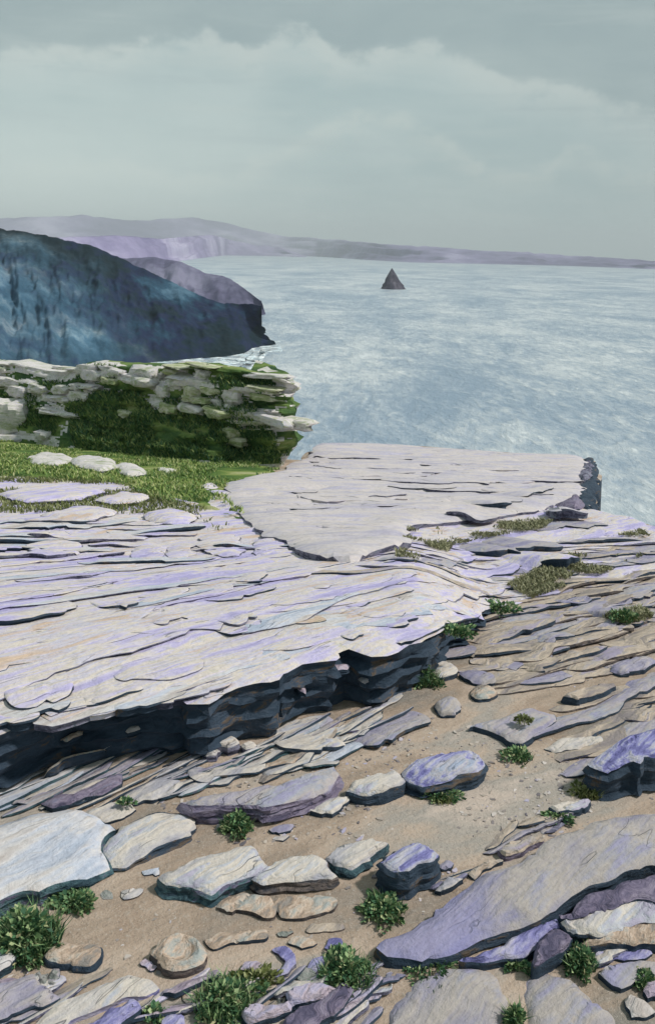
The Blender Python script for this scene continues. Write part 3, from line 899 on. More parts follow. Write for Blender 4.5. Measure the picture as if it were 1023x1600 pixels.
def plate(name, p0, p1, width, thick, mats, surf, parent, seed, bow=0.0, ns=40, nt=7, sink=0.03, over=0.02):
    """long thin sheet of bedrock: its near edge from p0 to p1 stands proud, its far edge dips under the next sheet"""
    p0, p1 = np.array(p0[:2]), np.array(p1[:2])
    L = np.linalg.norm(p1 - p0); es = (p1 - p0) / L; et = np.array([es[1], -es[0]])
    if et @ np.array([0.0, -1.0]) < 0:
        et = -et
    s = np.linspace(0, 1, ns)
    tap = np.clip(1 - np.abs(2 * s - 1) ** 7, 0.02, 1)
    rs = np.random.default_rng(seed)
    kn = max(4, int(L * 5)); kp = np.sort(np.r_[0, rs.uniform(0, 1, kn), 1])
    near = 0.16 * width * np.interp(s, kp, rs.uniform(-1, 1, len(kp))) + 0.12 * width * fbm(s * L * 3.2, seed * 3.1, 0, 4, 0.65, seed=seed) + bow * np.sin(math.pi * s)
    Wd = width * (0.35 + 0.65 * tap) * (1 + 0.35 * vnoise(s * 3, seed * 1.7, 0, seed))
    lift = thick * tap ** 0.5 * np.clip(0.55 + 0.9 * fbm(s * L * 1.6, seed * 2.3, 0, 3, seed=seed + 2), 0.05, 1.3)
    rows = []
    near = near * np.clip(tap * 3, 0, 1) - (1 - tap) * width * 0.35
    for j in range(nt):
        v = j / (nt - 1)
        off = near - Wd * (1 - v)
        xy = p0 + np.outer(s * L, es) + np.outer(off, et)
        rel = 0.012 * fbm(s * L * 1.2 + seed, off * 7, 0, 3, seed=seed) * min(1, thick / 0.03) * (1 if 0 < j else 0)
        z = surf(xy[:, 0], xy[:, 1]) + lift * (v ** 1.3) - (1 - v) ** 2 * 0.018 + rel - (0.25 * lift if j == nt - 1 else 0)
        rows.append(np.column_stack([xy, z]))
    for k, (o_, zz) in enumerate(((over * 0.2, 0.40), (-over, 0.10), (-over * 0.6, -1))):
        xy = p0 + np.outer(s * L, es) + np.outer(near + o_ * tap, et)
        g = surf(xy[:, 0], xy[:, 1])
        z = g + lift * zz if zz >= 0 else g - sink
        rows.append(np.column_stack([xy, z]))
    nv = len(rows)
    V = np.stack(rows, 1).reshape(-1, 3)
    F = [f[::-1] for f in grid_faces(ns, nv)]
    fm = [(0 if j < nt - 1 else 1) for i in range(ns - 1) for j in range(nv - 1)]
    a, b, c = (V[i] for i in F[nt // 2 + (ns // 2) * (nv - 1)][:3])
    if np.cross(b - a, c - a)[2] < 0:
        F = [f[::-1] for f in F]
    return mesh_obj(name, V, F, mats, fm, parent, sharp=45)


def plates_px(parent, edges, mats, surf, seed0, thf=1.0):
    """sheets whose near edge is read off the photograph: (x0,y0,x1,y1,width m,thickness m)"""
    for k, (x0, y0, x1, y1, wd, th) in enumerate(edges):
        th *= thf
        p = hit([x0, x1], [y0, y1], surf, th)
        plate('slab', p[0], p[1], wd, th, mats[k % len(mats)], surf, parent, seed0 + k, bow=random.uniform(-0.05, 0.05) * wd)


def plates_random(parent, poly, n, ang, jit, Lr, Wr, Tr, mats, surf, seed0):
    P = scatter_px(poly, n, surf)
    P = P[np.argsort(-P[:, 1])]
    for k, p in enumerate(P):
        a = ang + random.gauss(0, jit); L = random.uniform(*Lr) * (0.6 + 0.08 * p[1]); d = np.array([math.cos(a), math.sin(a)]) * L / 2
        sc = 0.6 + 0.08 * p[1]
        plate('slab', p[:2] - d, p[:2] + d, random.uniform(*Wr) * sc, random.uniform(*Tr) * sc, mats[k % len(mats)], surf, parent, seed0 + k)


PM = [PALE, NAVY]
# broad sheets of the pale terrace
REGION_A = [(-420, 1240), (-250, 1200), (-60, 1130), (100, 1080), (300, 1070), (450, 1035), (620, 1000), (760, 935), (840, 905), (700, 880), (540, 880), (360, 880), (200, 870), (0, 880), (-200, 880), (-420, 890)]
plates_random(TERRACE, REGION_A, 66, STRATA_ANG, 0.06, (1.0, 2.8), (0.25, 0.6), (0.004, 0.018), [[PALE, SLATE], [PALE, NAVY], [PALE, PALE], [BLUEW, SLATE], [PALE, PALE]], T, 300)
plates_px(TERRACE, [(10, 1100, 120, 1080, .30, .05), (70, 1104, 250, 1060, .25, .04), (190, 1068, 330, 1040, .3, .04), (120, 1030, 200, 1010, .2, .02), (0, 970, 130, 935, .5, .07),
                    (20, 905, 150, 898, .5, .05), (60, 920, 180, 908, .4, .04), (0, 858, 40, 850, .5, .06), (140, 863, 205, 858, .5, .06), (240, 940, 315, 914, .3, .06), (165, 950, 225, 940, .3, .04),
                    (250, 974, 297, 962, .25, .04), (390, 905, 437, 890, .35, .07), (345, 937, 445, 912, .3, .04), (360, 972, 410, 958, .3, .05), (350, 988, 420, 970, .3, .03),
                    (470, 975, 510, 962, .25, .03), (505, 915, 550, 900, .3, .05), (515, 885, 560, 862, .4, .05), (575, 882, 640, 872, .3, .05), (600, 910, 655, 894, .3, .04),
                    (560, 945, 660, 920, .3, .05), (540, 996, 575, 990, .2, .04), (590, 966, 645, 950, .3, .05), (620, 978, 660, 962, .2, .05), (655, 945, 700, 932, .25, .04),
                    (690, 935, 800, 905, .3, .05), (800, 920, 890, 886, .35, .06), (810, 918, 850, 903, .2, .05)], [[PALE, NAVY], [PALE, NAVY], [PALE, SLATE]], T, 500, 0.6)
# sheets breaking off en echelon along the lip of the undercut
plates_px(TERRACE, [(-60, 1150, 70, 1108, .22, .03), (-10, 1136, 118, 1094, .18, .035), (70, 1112, 190, 1082, .15, .03), (150, 1100, 232, 1072, .16, .03), (186, 1108, 300, 1078, .15, .035), (250, 1098, 370, 1062, .14, .03),
                    (640, 1000, 760, 958, .14, .03)],
          [[PALE, NAVY], [BLUEW, NAVY], [PALE, SLATE]], T, 640)
# ledges higher up, towards the sea
REGION_C = [(620, 900), (640, 860), (760, 870), (860, 850), (1030, 840), (1030, 880), (900, 910), (780, 935), (700, 930)]
plates_random(TERRACE, REGION_C, 24, 0.22, 0.08, (0.8, 2.0), (0.2, 0.45), (0.02, 0.05), [[LILAC, NAVY], [PALE, SLATE], [TAN, NAVY]], T, 700)
plates_px(TERRACE, [(745, 858, 905, 850, .9, .10), (800, 872, 925, 860, .8, .16), (690, 880, 740, 870, .4, .06), (760, 898, 830, 880, .4, .06), (840, 822, 960, 812, .7, .08), (690, 868, 760, 858, .5, .05)], [[LILAC, NAVY], [PALE, NAVY]], T, 760)
# left end of the terrace: rounded humps
REGION_H = [(0, 880), (0, 810), (180, 820), (330, 840), (450, 860), (380, 880), (200, 885)]
plates_random(TERRACE, REGION_H, 18, 0.05, 0.15, (0.6, 1.3), (0.3, 0.6), (0.03, 0.08), [[PALE, SLATE], [BLUEW, NAVY]], T, 800)

# tan slope to the right
SLOPE = hit([850], [1000])[0]
slope_parent = GROUND
REGION_B = [(770, 985), (820, 948), (900, 925), (1060, 875), (1330, 850), (1330, 1200), (1100, 1170), (960, 1150), (890, 1110), (860, 1070), (830, 1030)]
plates_random(slope_parent, REGION_B, 150, 0.60, 0.06, (0.7, 1.7), (0.14, 0.34), (0.02, 0.06), [[TAN, NAVY], [TAN, BSHADE], [TAN, SLATE], [TAN, BSHADE], [LILAC, NAVY]], G, 900)
plates_px(slope_parent, [(775, 995, 875, 958, .35, .09), (800, 978, 825, 962, .25, .06), (830, 1003, 868, 985, .25, .06), (900, 935, 915, 928, .25, .06), (900, 970, 922, 965, .22, .06), (860, 1000, 905, 985, .3, .06),
                         (728, 1027, 800, 1040, .3, .05), (800, 1038, 840, 1025, .25, .05), (840, 1043, 890, 1025, .25, .06), (852, 1020, 908, 1004, .25, .07), (965, 1006, 1000, 998, .25, .05), (880, 940, 930, 930, .3, .06),
                         (924, 950, 975, 944, .4, .10), (968, 958, 1015, 940, .4, .09), (992, 968, 1040, 950, .4, .09), (880, 942, 920, 935, .3, .05)], [[TAN, NAVY], [LILAC, NAVY]], G, 1000)

# thin flakes below the dark undercut
REGION_D = [(-30, 1240), (60, 1212), (200, 1180), (330, 1152), (440, 1152), (560, 1120), (610, 1108), (640, 1105), (640, 1135), (590, 1165), (520, 1185), (420, 1215), (300, 1235), (120, 1250)]
plates_random(GROUND, REGION_D, 62, STRATA_ANG + 0.03, 0.10, (0.22, 0.75), (0.05, 0.15), (0.02, 0.045), [[CREAM, NAVY], [BLUEW, TEAL], [TAN, NAVY], [CREAM, NAVY], [LILAC, TEAL]], G, 1100)
plates_px(GROUND, [(425, 1165, 540, 1168, .2, .04), (440, 1180, 620, 1115, .3, .03), (585, 1168, 690, 1120, .3, .04), (400, 1198, 480, 1180, .12, .04), (290, 1208, 420, 1200, .2, .06), (180, 1200, 270, 1172, .1, .03),
                   (20, 1250, 90, 1225, .15, .05), (70, 1195, 170, 1160, .07, .09), (120, 1165, 200, 1135, .05, .13), (480, 1195, 535, 1180, .12, .05)], [[CREAM, NAVY], [CREAM, TEAL], [LILAC, NAVY], [BROWNS, NAVY]], G, 1250)

# thin pale and rusty ledges standing out of the dark face
for poly, hh, mm in (([(450, 1062), (462, 1052), (472, 1062), (476, 1078), (466, 1074)], 0.20, [PINKS, NAVY]), ([(504, 1042), (520, 1036), (546, 1036), (540, 1042), (515, 1046)], 0.25, [PINKS, NAVY]), ([(562, 1058), (574, 1050), (580, 1056), (570, 1064)], 0.17, [LILAC, NAVY]),
                     ([(95, 1150), (120, 1139), (134, 1135), (130, 1143), (105, 1153)], 0.17, [BROWNS, NAVY]), ([(190, 1138), (206, 1130), (222, 1127), (216, 1135), (200, 1141)], 0.16, [BLUEW, NAVY])):
    slab('ledge', poly, 5, mm, G, TERRACE, h=hh, relief=0.006, edge=(0.02, 0.01), sink=-(hh - 0.035), lam=0.006)

LOWM = [[LILAC, NAVY], [CREAM, SLATE], [PINKS, NAVY], [TAN, NAVY], [PALE, SLATE]]
plates_random(GROUND, [(130, 1610), (240, 1550), (330, 1530), (430, 1540), (570, 1560), (570, 1640), (130, 1640)], 26, 0.55, 0.18, (0.14, 0.42), (0.05, 0.12), (0.025, 0.05), LOWM, G, 1700)
plates_random(GROUND, [(540, 1530), (640, 1490), (720, 1490), (610, 1540), (580, 1590)], 8, 0.5, 0.15, (0.12, 0.3), (0.04, 0.09), (0.02, 0.035), LOWM, G, 1740)
plates_random(GROUND, [(870, 1500), (940, 1440), (1060, 1400), (1330, 1300), (1330, 1640), (1060, 1560), (960, 1540)], 30, 0.5, 0.12, (0.2, 0.5), (0.06, 0.12), (0.02, 0.045), LOWM, G, 1760)
plates_random(GROUND, [(-20, 1560), (60, 1540), (140, 1545), (60, 1640), (-20, 1640)], 10, 0.6, 0.12, (0.2, 0.5), (0.06, 0.12), (0.02, 0.04), LOWM, G, 1780)
plates_random(GROUND, [(960, 1250), (880, 1290), (760, 1340), (700, 1390), (640, 1420), (740, 1330), (860, 1270)], 8, 0.62, 0.12, (0.15, 0.4), (0.05, 0.09), (0.015, 0.03), [[TAN, NAVY], [LILAC, SLATE]], G, 1800)

# ------------------------------------------------------------------ far platform
PLATFORM = [(500, 689), (560, 690), (620, 692), (700, 697), (770, 702), (830, 707), (885, 708), (912, 711), (920, 722), (916, 745), (906, 768), (880, 778), (862, 786), (800, 797), (760, 803), (700, 812), (655, 816), (632, 828), (616, 844),
            (590, 856), (548, 864), (505, 860), (470, 852), (438, 838), (408, 820), (384, 803), (362, 785), (350, 768), (358, 750), (400, 741), (438, 736), (468, 716), (488, 702)]
tag(slab('rock_platform', PLATFORM, 8, [PLATF, SLATE], T, h=0.085, relief=0.05, edge=(0.55, 0.055), lam=0.03, under=0.0, ds=0.08, ang=0.12, sink=0.6, K=9, relief_scale=1.2), 'large flat pinkish cream rock platform at the cliff edge above the sea', 'rock platform')
PFO = bpy.data.objects['rock_platform']
plates_px(PFO, [(770, 782, 835, 772, .8, .10), (690, 796, 770, 804, .7, .07), (835, 768, 875, 752, .6, .10), (560, 775, 640, 768, .6, .04), (470, 768, 500, 764, .5, .03), (860, 790, 925, 792, .6, .12)], [[PLATF, NAVY], [PLATF, SLATE]], lambda x, y: T(x, y) + 0.075, 1400)
plates_random(PFO, [(540, 715), (840, 728), (850, 760), (700, 795), (600, 830), (500, 835), (460, 800), (490, 760)], 24, 0.12, 0.12, (0.5, 1.4), (0.25, 0.7), (0.006, 0.022), [[PLATF, SLATE], [PLATF, NAVY], [PLATF, PLATF]], lambda x, y: T(x, y) + 0.072, 1450)
for poly, hh, mm in (([(898, 776), (902, 748), (908, 728), (915, 714), (926, 712), (931, 735), (930, 770), (924, 792), (906, 794)], 0.03, [NAVY, NAVY]), ([(904, 744), (911, 724), (920, 716), (923, 728), (917, 748), (910, 758)], 0.10, [SLATE, NAVY]),
                     ([(878, 784), (892, 768), (904, 762), (908, 780), (896, 792)], 0.09, [PURPLE, NAVY])):
    slab('cliff_corner', poly, 8, mm, T, PFO, h=hh, relief=0.05, edge=(0.12, 0.06), lam=0.06, ds=0.06, sink=0.8, K=9)

# low pale rounded rocks in front of the platform
HUMPS = [([(312, 838), (330, 832), (372, 835), (388, 850), (378, 864), (340, 866), (318, 856)], 6, 'pale hump of rock nearest the grass bank tip'),
         ([(388, 850), (405, 840), (440, 842), (458, 856), (448, 866), (408, 868)], 5, 'pale hump of rock below the rounded lobe of the platform'),
         ([(255, 850), (268, 842), (292, 843), (302, 858), (292, 868), (262, 868)], 4, 'small pale hump second from the grass bank tip'),
         ([(205, 858), (225, 846), (246, 846), (256, 860), (240, 872), (212, 872)], 4, 'pale low hump left of the two touching humps'),
         ([(45, 850), (60, 828), (100, 828), (125, 845), (110, 860), (65, 862)], 5, 'broad pale hump of rock at the far left of the terrace')]
for poly, hp, lab in HUMPS:
    tag(slab('rock_hump', poly, hp, [PALE, SLATE], T, roundness=0.6, relief=0.02, lam=0.02, ds=0.045), lab, 'rock', 'rounded humps on the terrace')

# ------------------------------------------------------------------ grassy bank and outcrop
BANK = [(-150, 680), (0, 684), (100, 696), (200, 706), (300, 712), (430, 724), (438, 735), (400, 742), (358, 751), (350, 768), (362, 786), (384, 806), (352, 800), (300, 790), (240, 775), (180, 752), (90, 745), (0, 742), (-150, 735)]


def BK(x, y):
    return T(x, y) + 0.05


Wb = hit([p[0] for p in BANK], [p[1] for p in BANK], BK)
V, F, fm = slab_mesh(Wb[:, :2], lambda x, y: BK(x, y) + 0.06 * fbm(x * 0.8, y * 0.8, 0, 4, seed=4), lambda x, y: T(x, y) - 0.2, 0.14, 0.5, 0.08, 0.0, 0.02, 0.0, 0, K=3)
tag(mesh_obj('turf_bank', V, F, [TURF, TURF], fm), 'green turf bank at the foot of the outcrop', None, None, 'structure')
P = scatter_px(BANK, 24000, BK, clump=0.02, cs=1.3, seed=33)
P[:, 2] += 0.06 * fbm(P[:, 0] * 0.8, P[:, 1] * 0.8, 0, 4, seed=4) - 0.01
V, F = blade_mesh(P, 0.058, 0.022, 1.1)
tag(mesh_obj('bank_grass', V, F, BLADE, smooth=False), 'short green grass on the bank below the outcrop', 'grass', None, 'stuff')
FL = [([(0, 768), (60, 756), (130, 758), (158, 764), (120, 775), (40, 780)], 4), ([(150, 775), (190, 765), (232, 770), (215, 780), (170, 783)], 3), ([(310, 755), (330, 750), (340, 756), (325, 760)], 3), ([(60, 800), (120, 788), (180, 792), (150, 806), (90, 810)], 3),
      ([(230, 798), (270, 790), (310, 800), (290, 812), (250, 812)], 3)]
FLL = ['pale flat rock in the grass at the left edge, largest of them', 'pale flat rock lying in the grass middle of the bank edge', 'tiny white stone on the grass bank near the platform', 'cream flat rock below the grass at the far left', 'cream flat rock under the tip of the grass bank']
for (poly, hp), lab in zip(FL, FLL):
    tag(slab('flat_rock', poly, hp, [PALE, SLATE], BK, relief=0.02, ds=0.06, edge=(0.12, 0.04)), lab, 'rock', 'flat rocks at the edge of the bank')
# loose pale turf on the lower edge
P = scatter_px([(-20, 745), (180, 752), (300, 790), (384, 808), (340, 830), (200, 815), (-20, 800)], 5200, T, 0.0, clump=0.12, cs=1.1)
V, F = blade_mesh(P, 0.055, 0.02, 0.9)
tag(mesh_obj('thin_grass', V, F, LEAFY, smooth=False), 'thin pale grass where the bank meets bare rock', 'grass', None, 'stuff')


def build_outcrop():
    base = resample([(-190, 684), (0, 690), (60, 697), (120, 704), (180, 712), (270, 720), (340, 726), (400, 729), (441, 727)], 180)
    top = resample([(-190, 562), (-60, 566), (0, 570), (22, 567), (50, 574), (95, 583), (125, 573), (152, 570), (200, 574), (262, 576), (300, 572), (340, 574), (380, 580), (430, 590), (467, 601)], 180)
    prof = [(0.0, 441, 727), (0.14, 456, 703), (0.24, 468, 688), (0.32, 468, 682), (0.42, 456, 664), (0.52, 461, 650), (0.62, 464, 640), (0.74, 455, 623), (0.86, 462, 612), (0.93, 468, 607), (1.0, 461, 599)]
    nu, nv = 180, 60
    foot = hit(base[:, 0], base[:, 1])
    y0 = foot[:, 1]
    grid = np.zeros((nu, nv, 3))
    for j in range(nv):
        v = j / (nv - 1)
        px = base[:, 0] * (1 - v) + top[:, 0] * v
        py = base[:, 1] * (1 - v) + top[:, 1] * v
        ex = np.interp(v, [q[0] for q in prof], [q[1] for q in prof]); ey = np.interp(v, [q[0] for q in prof], [q[2] for q in prof])
        wgt = sstep(np.linspace(0, 1, nu), 0.86, 1.0)
        px = px * (1 - wgt) + ex * wgt; py = py * (1 - wgt) + ey * wgt
        u = np.linspace(0, 1, nu)
        bank = 1.5 * (1 - sstep(v, 0.0, 0.55)) * sstep(u, 0.35, 0.55) * (1 - sstep(u, 0.80, 0.93))
        lean = 0.9 * v * (1 - sstep(u, 0.6, 0.95)) + 0.15 * v - bank * 0.25
        hollow = 0.55 * math.exp(-((v - 0.22) / 0.16) ** 2) * np.exp(-((u - 0.88) / 0.035) ** 2)
        strat = 0.20 * fbm(u * 16, v * 14, 2.0, 5, 0.6, seed=21) + 0.10 * np.sign(vnoise(u * 5, v * 11, 0, 22)) * abs(vnoise(u * 9, v * 11, 3, 23))
        strat = strat * sstep(v, 0.0, 0.15)
        yy = y0 + lean + hollow - strat
        d = pix_dir(px, py)
        grid[:, j] = np.array([0, 0, CAM_Z]) + d * (yy / d[:, 1])[:, None]
    grid[:, 0, 2] -= 0.25
    # wrap round the seaward end
    cols = [grid[i] for i in range(nu)]
    for k in range(1, 9):
        a = k / 8
        c = grid[-1].copy()
        c[:, 1] += 3.2 * a + 0.15 * vnoise(np.arange(nv) * 0.4, k * 1.3, 0, 5)
        c[:, 0] += -0.9 * a ** 2 + 0.12 * vnoise(np.arange(nv) * 0.5, k * 1.1, 0, 6) + c[:, 1] * 0 - 0.02 * k
        cols.append(c)
    nall = len(cols)
    rows_extra = 6
    full = np.zeros((nall, nv + rows_extra, 3))
    spine_end = cols[nu - 1][-1] + np.array([-1.0, 1.6, -0.05])
    for i, c in enumerate(cols):
        full[i, :nv] = c
        edge = c[-1]
        if i < nu:
            sp = edge + np.array([-0.5 * i / nu, 1.7, -0.10])
        else:
            sp = spine_end
        for k in range(rows_extra):
            t = (k + 1) / rows_extra
            p = edge * (1 - t) + sp * t
            if i < nu and t > 0.99:
                p = p + np.array([0, 2.2, -4])
            p[2] -= 0.0 if t > 0.99 else 0.03 * abs(float(vnoise(p[0] * 2, p[1] * 2, 0, 8)))
            full[i, nv + k] = p
    root = empty('rock_outcrop', (foot[98][0], foot[98][1], foot[98][2]))
    tag(root, 'low mossy rock outcrop of pale stacked blocks above the green bank', 'outcrop')
    base_meshes = []
    for q in range(8):
        V, F = [], []
        nx, ny, nz = 8, 4, 4
        import itertools
        idx = {}
        def vid(a, b, c):
            if (a, b, c) not in idx:
                idx[(a, b, c)] = len(V)
                p = np.array([a / nx - 0.5, b / ny - 0.5, c / nz - 0.5])
                r = np.abs(p * 2)
                rn = (r ** 6).sum() ** (1 / 6)
                p = p / max(rn, 1e-6) * max(r)
                p = p * (1 + 0.45 * float(fbm(p[0] * 3.2 + q * 7, p[1] * 3.2, p[2] * 3.5, 4, 0.6, seed=40 + q)))
                V.append(p)
            return idx[(a, b, c)]
        for a in range(nx):
            for b in range(ny):
                F.append((vid(a, b, 0), vid(a, b + 1, 0), vid(a + 1, b + 1, 0), vid(a + 1, b, 0)))
                F.append((vid(a, b, nz), vid(a + 1, b, nz), vid(a + 1, b + 1, nz), vid(a, b + 1, nz)))
            for c in range(nz):
                F.append((vid(a, 0, c), vid(a + 1, 0, c), vid(a + 1, 0, c + 1), vid(a, 0, c + 1)))
                F.append((vid(a, ny, c), vid(a, ny, c + 1), vid(a + 1, ny, c + 1), vid(a + 1, ny, c)))
        for b in range(ny):
            for c in range(nz):
                F.append((vid(0, b, c), vid(0, b, c + 1), vid(0, b + 1, c + 1), vid(0, b + 1, c)))
                F.append((vid(nx, b, c), vid(nx, b + 1, c), vid(nx, b + 1, c + 1), vid(nx, b, c + 1)))
        me = bpy.data.meshes.new('stone_block'); me.from_pydata([tuple(p) for p in V], [], F)
        me.materials.append(BLOCKM if q % 4 else BLOCKG)
        me.polygons.foreach_set('use_smooth', np.ones(len(me.polygons), bool)); me.set_sharp_from_angle(angle=math.radians(40))
        base_meshes.append(me)
    GREEN = [[(112, 632), (150, 612), (215, 612), (240, 640), (350, 655), (360, 690), (345, 722), (120, 712), (108, 670)],
             [(30, 640), (90, 640), (92, 682), (30, 676)], [(336, 690), (366, 672), (430, 672), (440, 726), (340, 726)], [(0, 612), (28, 620), (30, 630), (0, 626)],
             [(345, 588), (425, 590), (430, 604), (345, 606)], [(60, 596), (118, 598), (118, 608), (60, 606)], [(-200, 690), (60, 690), (60, 720), (-200, 720)]]
    nvf = nv + rows_extra
    quads = grid_faces(nall, nvf)
    P4 = full.reshape(-1, 3)
    cen = np.array([P4[list(q)].mean(0) for q in quads])
    px, py = project(cen)
    moss = np.zeros(len(quads), bool)
    for g in GREEN:
        _, ins = poly_dist(np.array(g, float), np.stack([px + 6 * fbm(cen[:, 0] * 3, cen[:, 2] * 3, 0, 3), py + 5 * fbm(cen[:, 0] * 3, cen[:, 2] * 4, 5, 3)], 1))
        moss |= ins
    moss |= fbm(cen[:, 0] * 1.6, cen[:, 2] * 5 + cen[:, 1], 0, 4, 0.6, seed=55) > 0.04
    mesh_obj('rock_face', P4, quads, [BLOCKM, MOSS], moss.astype(int), root, sharp=35)
    cnt = 0
    v = 0.10
    course = 0
    while v < 1.0:
        ch = random.uniform(0.06, 0.12)
        i = random.uniform(0, 4) + 26 * 0
        while i < nu - 1.5:
            seg = grid[int(i) + 1, int(v * (nv - 1))] - grid[int(i), int(v * (nv - 1))]
            sl = np.linalg.norm(seg)
            L = random.uniform(0.25, 0.8) * (1.0 if random.random() < 0.7 else 1.9)
            mid = i + 0.5 * L / sl
            if mid >= nu - 7:
                break
            p = grid[int(mid), min(nv - 1, int((v + ch / 2) * (nv - 1)))]
            px, py = project(p)
            ok = px > -40 and cnt < 285
            for g in GREEN:
                _, ins = poly_dist(np.array(g, float), np.array([[px, py]]))
                if ins[0] and random.random() < 0.93:
                    ok = False
            keep = 0.58 if px < 430 else 0.4
            if ok and random.random() < keep:
                hgt = abs(grid[int(mid), min(nv - 1, int((v + ch) * (nv - 1)))][2] - grid[int(mid), int(v * (nv - 1))][2]) + 0.02
                o = bpy.data.objects.new('stone_block', random.choice(base_meshes)); COL.objects.link(o)
                o.parent = root
                o.location = Vector(p) + Vector((0, random.uniform(0.04, 0.17), random.uniform(-.03, .03))) - root.location
                o.scale = (L * random.uniform(0.95, 1.12), random.uniform(0.30, 0.50), max(0.07, hgt) * random.uniform(0.55, 1.35))
                o.rotation_euler = (random.gauss(0, 0.06), random.gauss(0.02, 0.05), math.atan2(seg[1], seg[0]) + random.gauss(0, 0.12))
                cnt += 1
            i += (L + random.uniform(0.01, 0.12)) / sl
        v += ch * random.uniform(0.85, 1.0)
        course += 1
    # big pale corner block at the left and the row of stones along the bank
    for px, py, L, hh in ((14, 650, 1.0, 0.75), (40, 684, 2.2, 0.22), (105, 690, 0.7, 0.25)):
        p = hit([px], [690 + px * 0.07])[0]
        d = pix_dir(px, py); yy = p[1] + 0.15
        c = np.array([0, 0, CAM_Z]) + d * yy / d[1]
        o = bpy.data.objects.new('stone_block', base_meshes[2]); COL.objects.link(o); o.parent = root
        o.location = Vector(c) - root.location; o.scale = (L, 0.6, hh)
    # grass growing on the face and the top
    pts = []
    for _ in range(60000):
        i = random.uniform(0, nu - 1.01); vv = random.uniform(0.0, 1.0)
        p = grid[int(i), int(vv * (nv - 1))] * (1 - i % 1) + grid[int(i) + 1, int(vv * (nv - 1))] * (i % 1)
        pts.append(p)
    pts = np.array(pts)
    pts[:, 2] += RNG.uniform(-0.03, 0.03, len(pts)); pts[:, 1] -= 0.0
    keep = np.zeros(len(pts), bool)
    for g in GREEN[:6]:
        keep |= in_px_poly(pts, g)
    f = fbm(pts[:, 0] * 1.3, pts[:, 2] * 2.5, 0, 3, seed=77)
    keep2 = keep & (f > -0.35) | (f > 0.30)
    pts = pts[keep2][:18000]
    V, F = blade_mesh(pts, 0.085, 0.026, 1.3)
    tag(mesh_obj('bank_growth', V, F, DKGRASS, None, root, smooth=False), None, None, None, 'stuff')
    return root


build_outcrop()
# row of pale rocks along the turf below the outcrop
ROWP = [([(45, 712), (70, 704), (105, 708), (118, 716), (90, 722), (58, 720)], 6, 'pale ledge stone at the left of the row under the outcrop'),
        ([(112, 714), (140, 710), (182, 716), (186, 726), (160, 732), (125, 726)], 8, 'pale ledge stone, largest of the row under the outcrop'),
        ([(178, 722), (200, 720), (232, 728), (228, 736), (200, 738), (182, 734)], 7, 'pale ledge stone third along the row under the outcrop'),
        ([(236, 730), (255, 726), (280, 732), (276, 738), (250, 738)], 4, 'small pale stone ending the row under the outcrop')]
for poly, hp, lab in ROWP:
    tag(slab('ledge_stone', poly, hp, [BLOCKM, SLATE], BK, relief=0.03, ds=0.06, edge=(0.15, 0.06)), lab, 'rock', 'row of ledge stones under the outcrop')

# ------------------------------------------------------------------ traced slabs and stones of the foreground
GS = 'stones scattered on the sandy path'
GB = 'big slabs of the foreground'
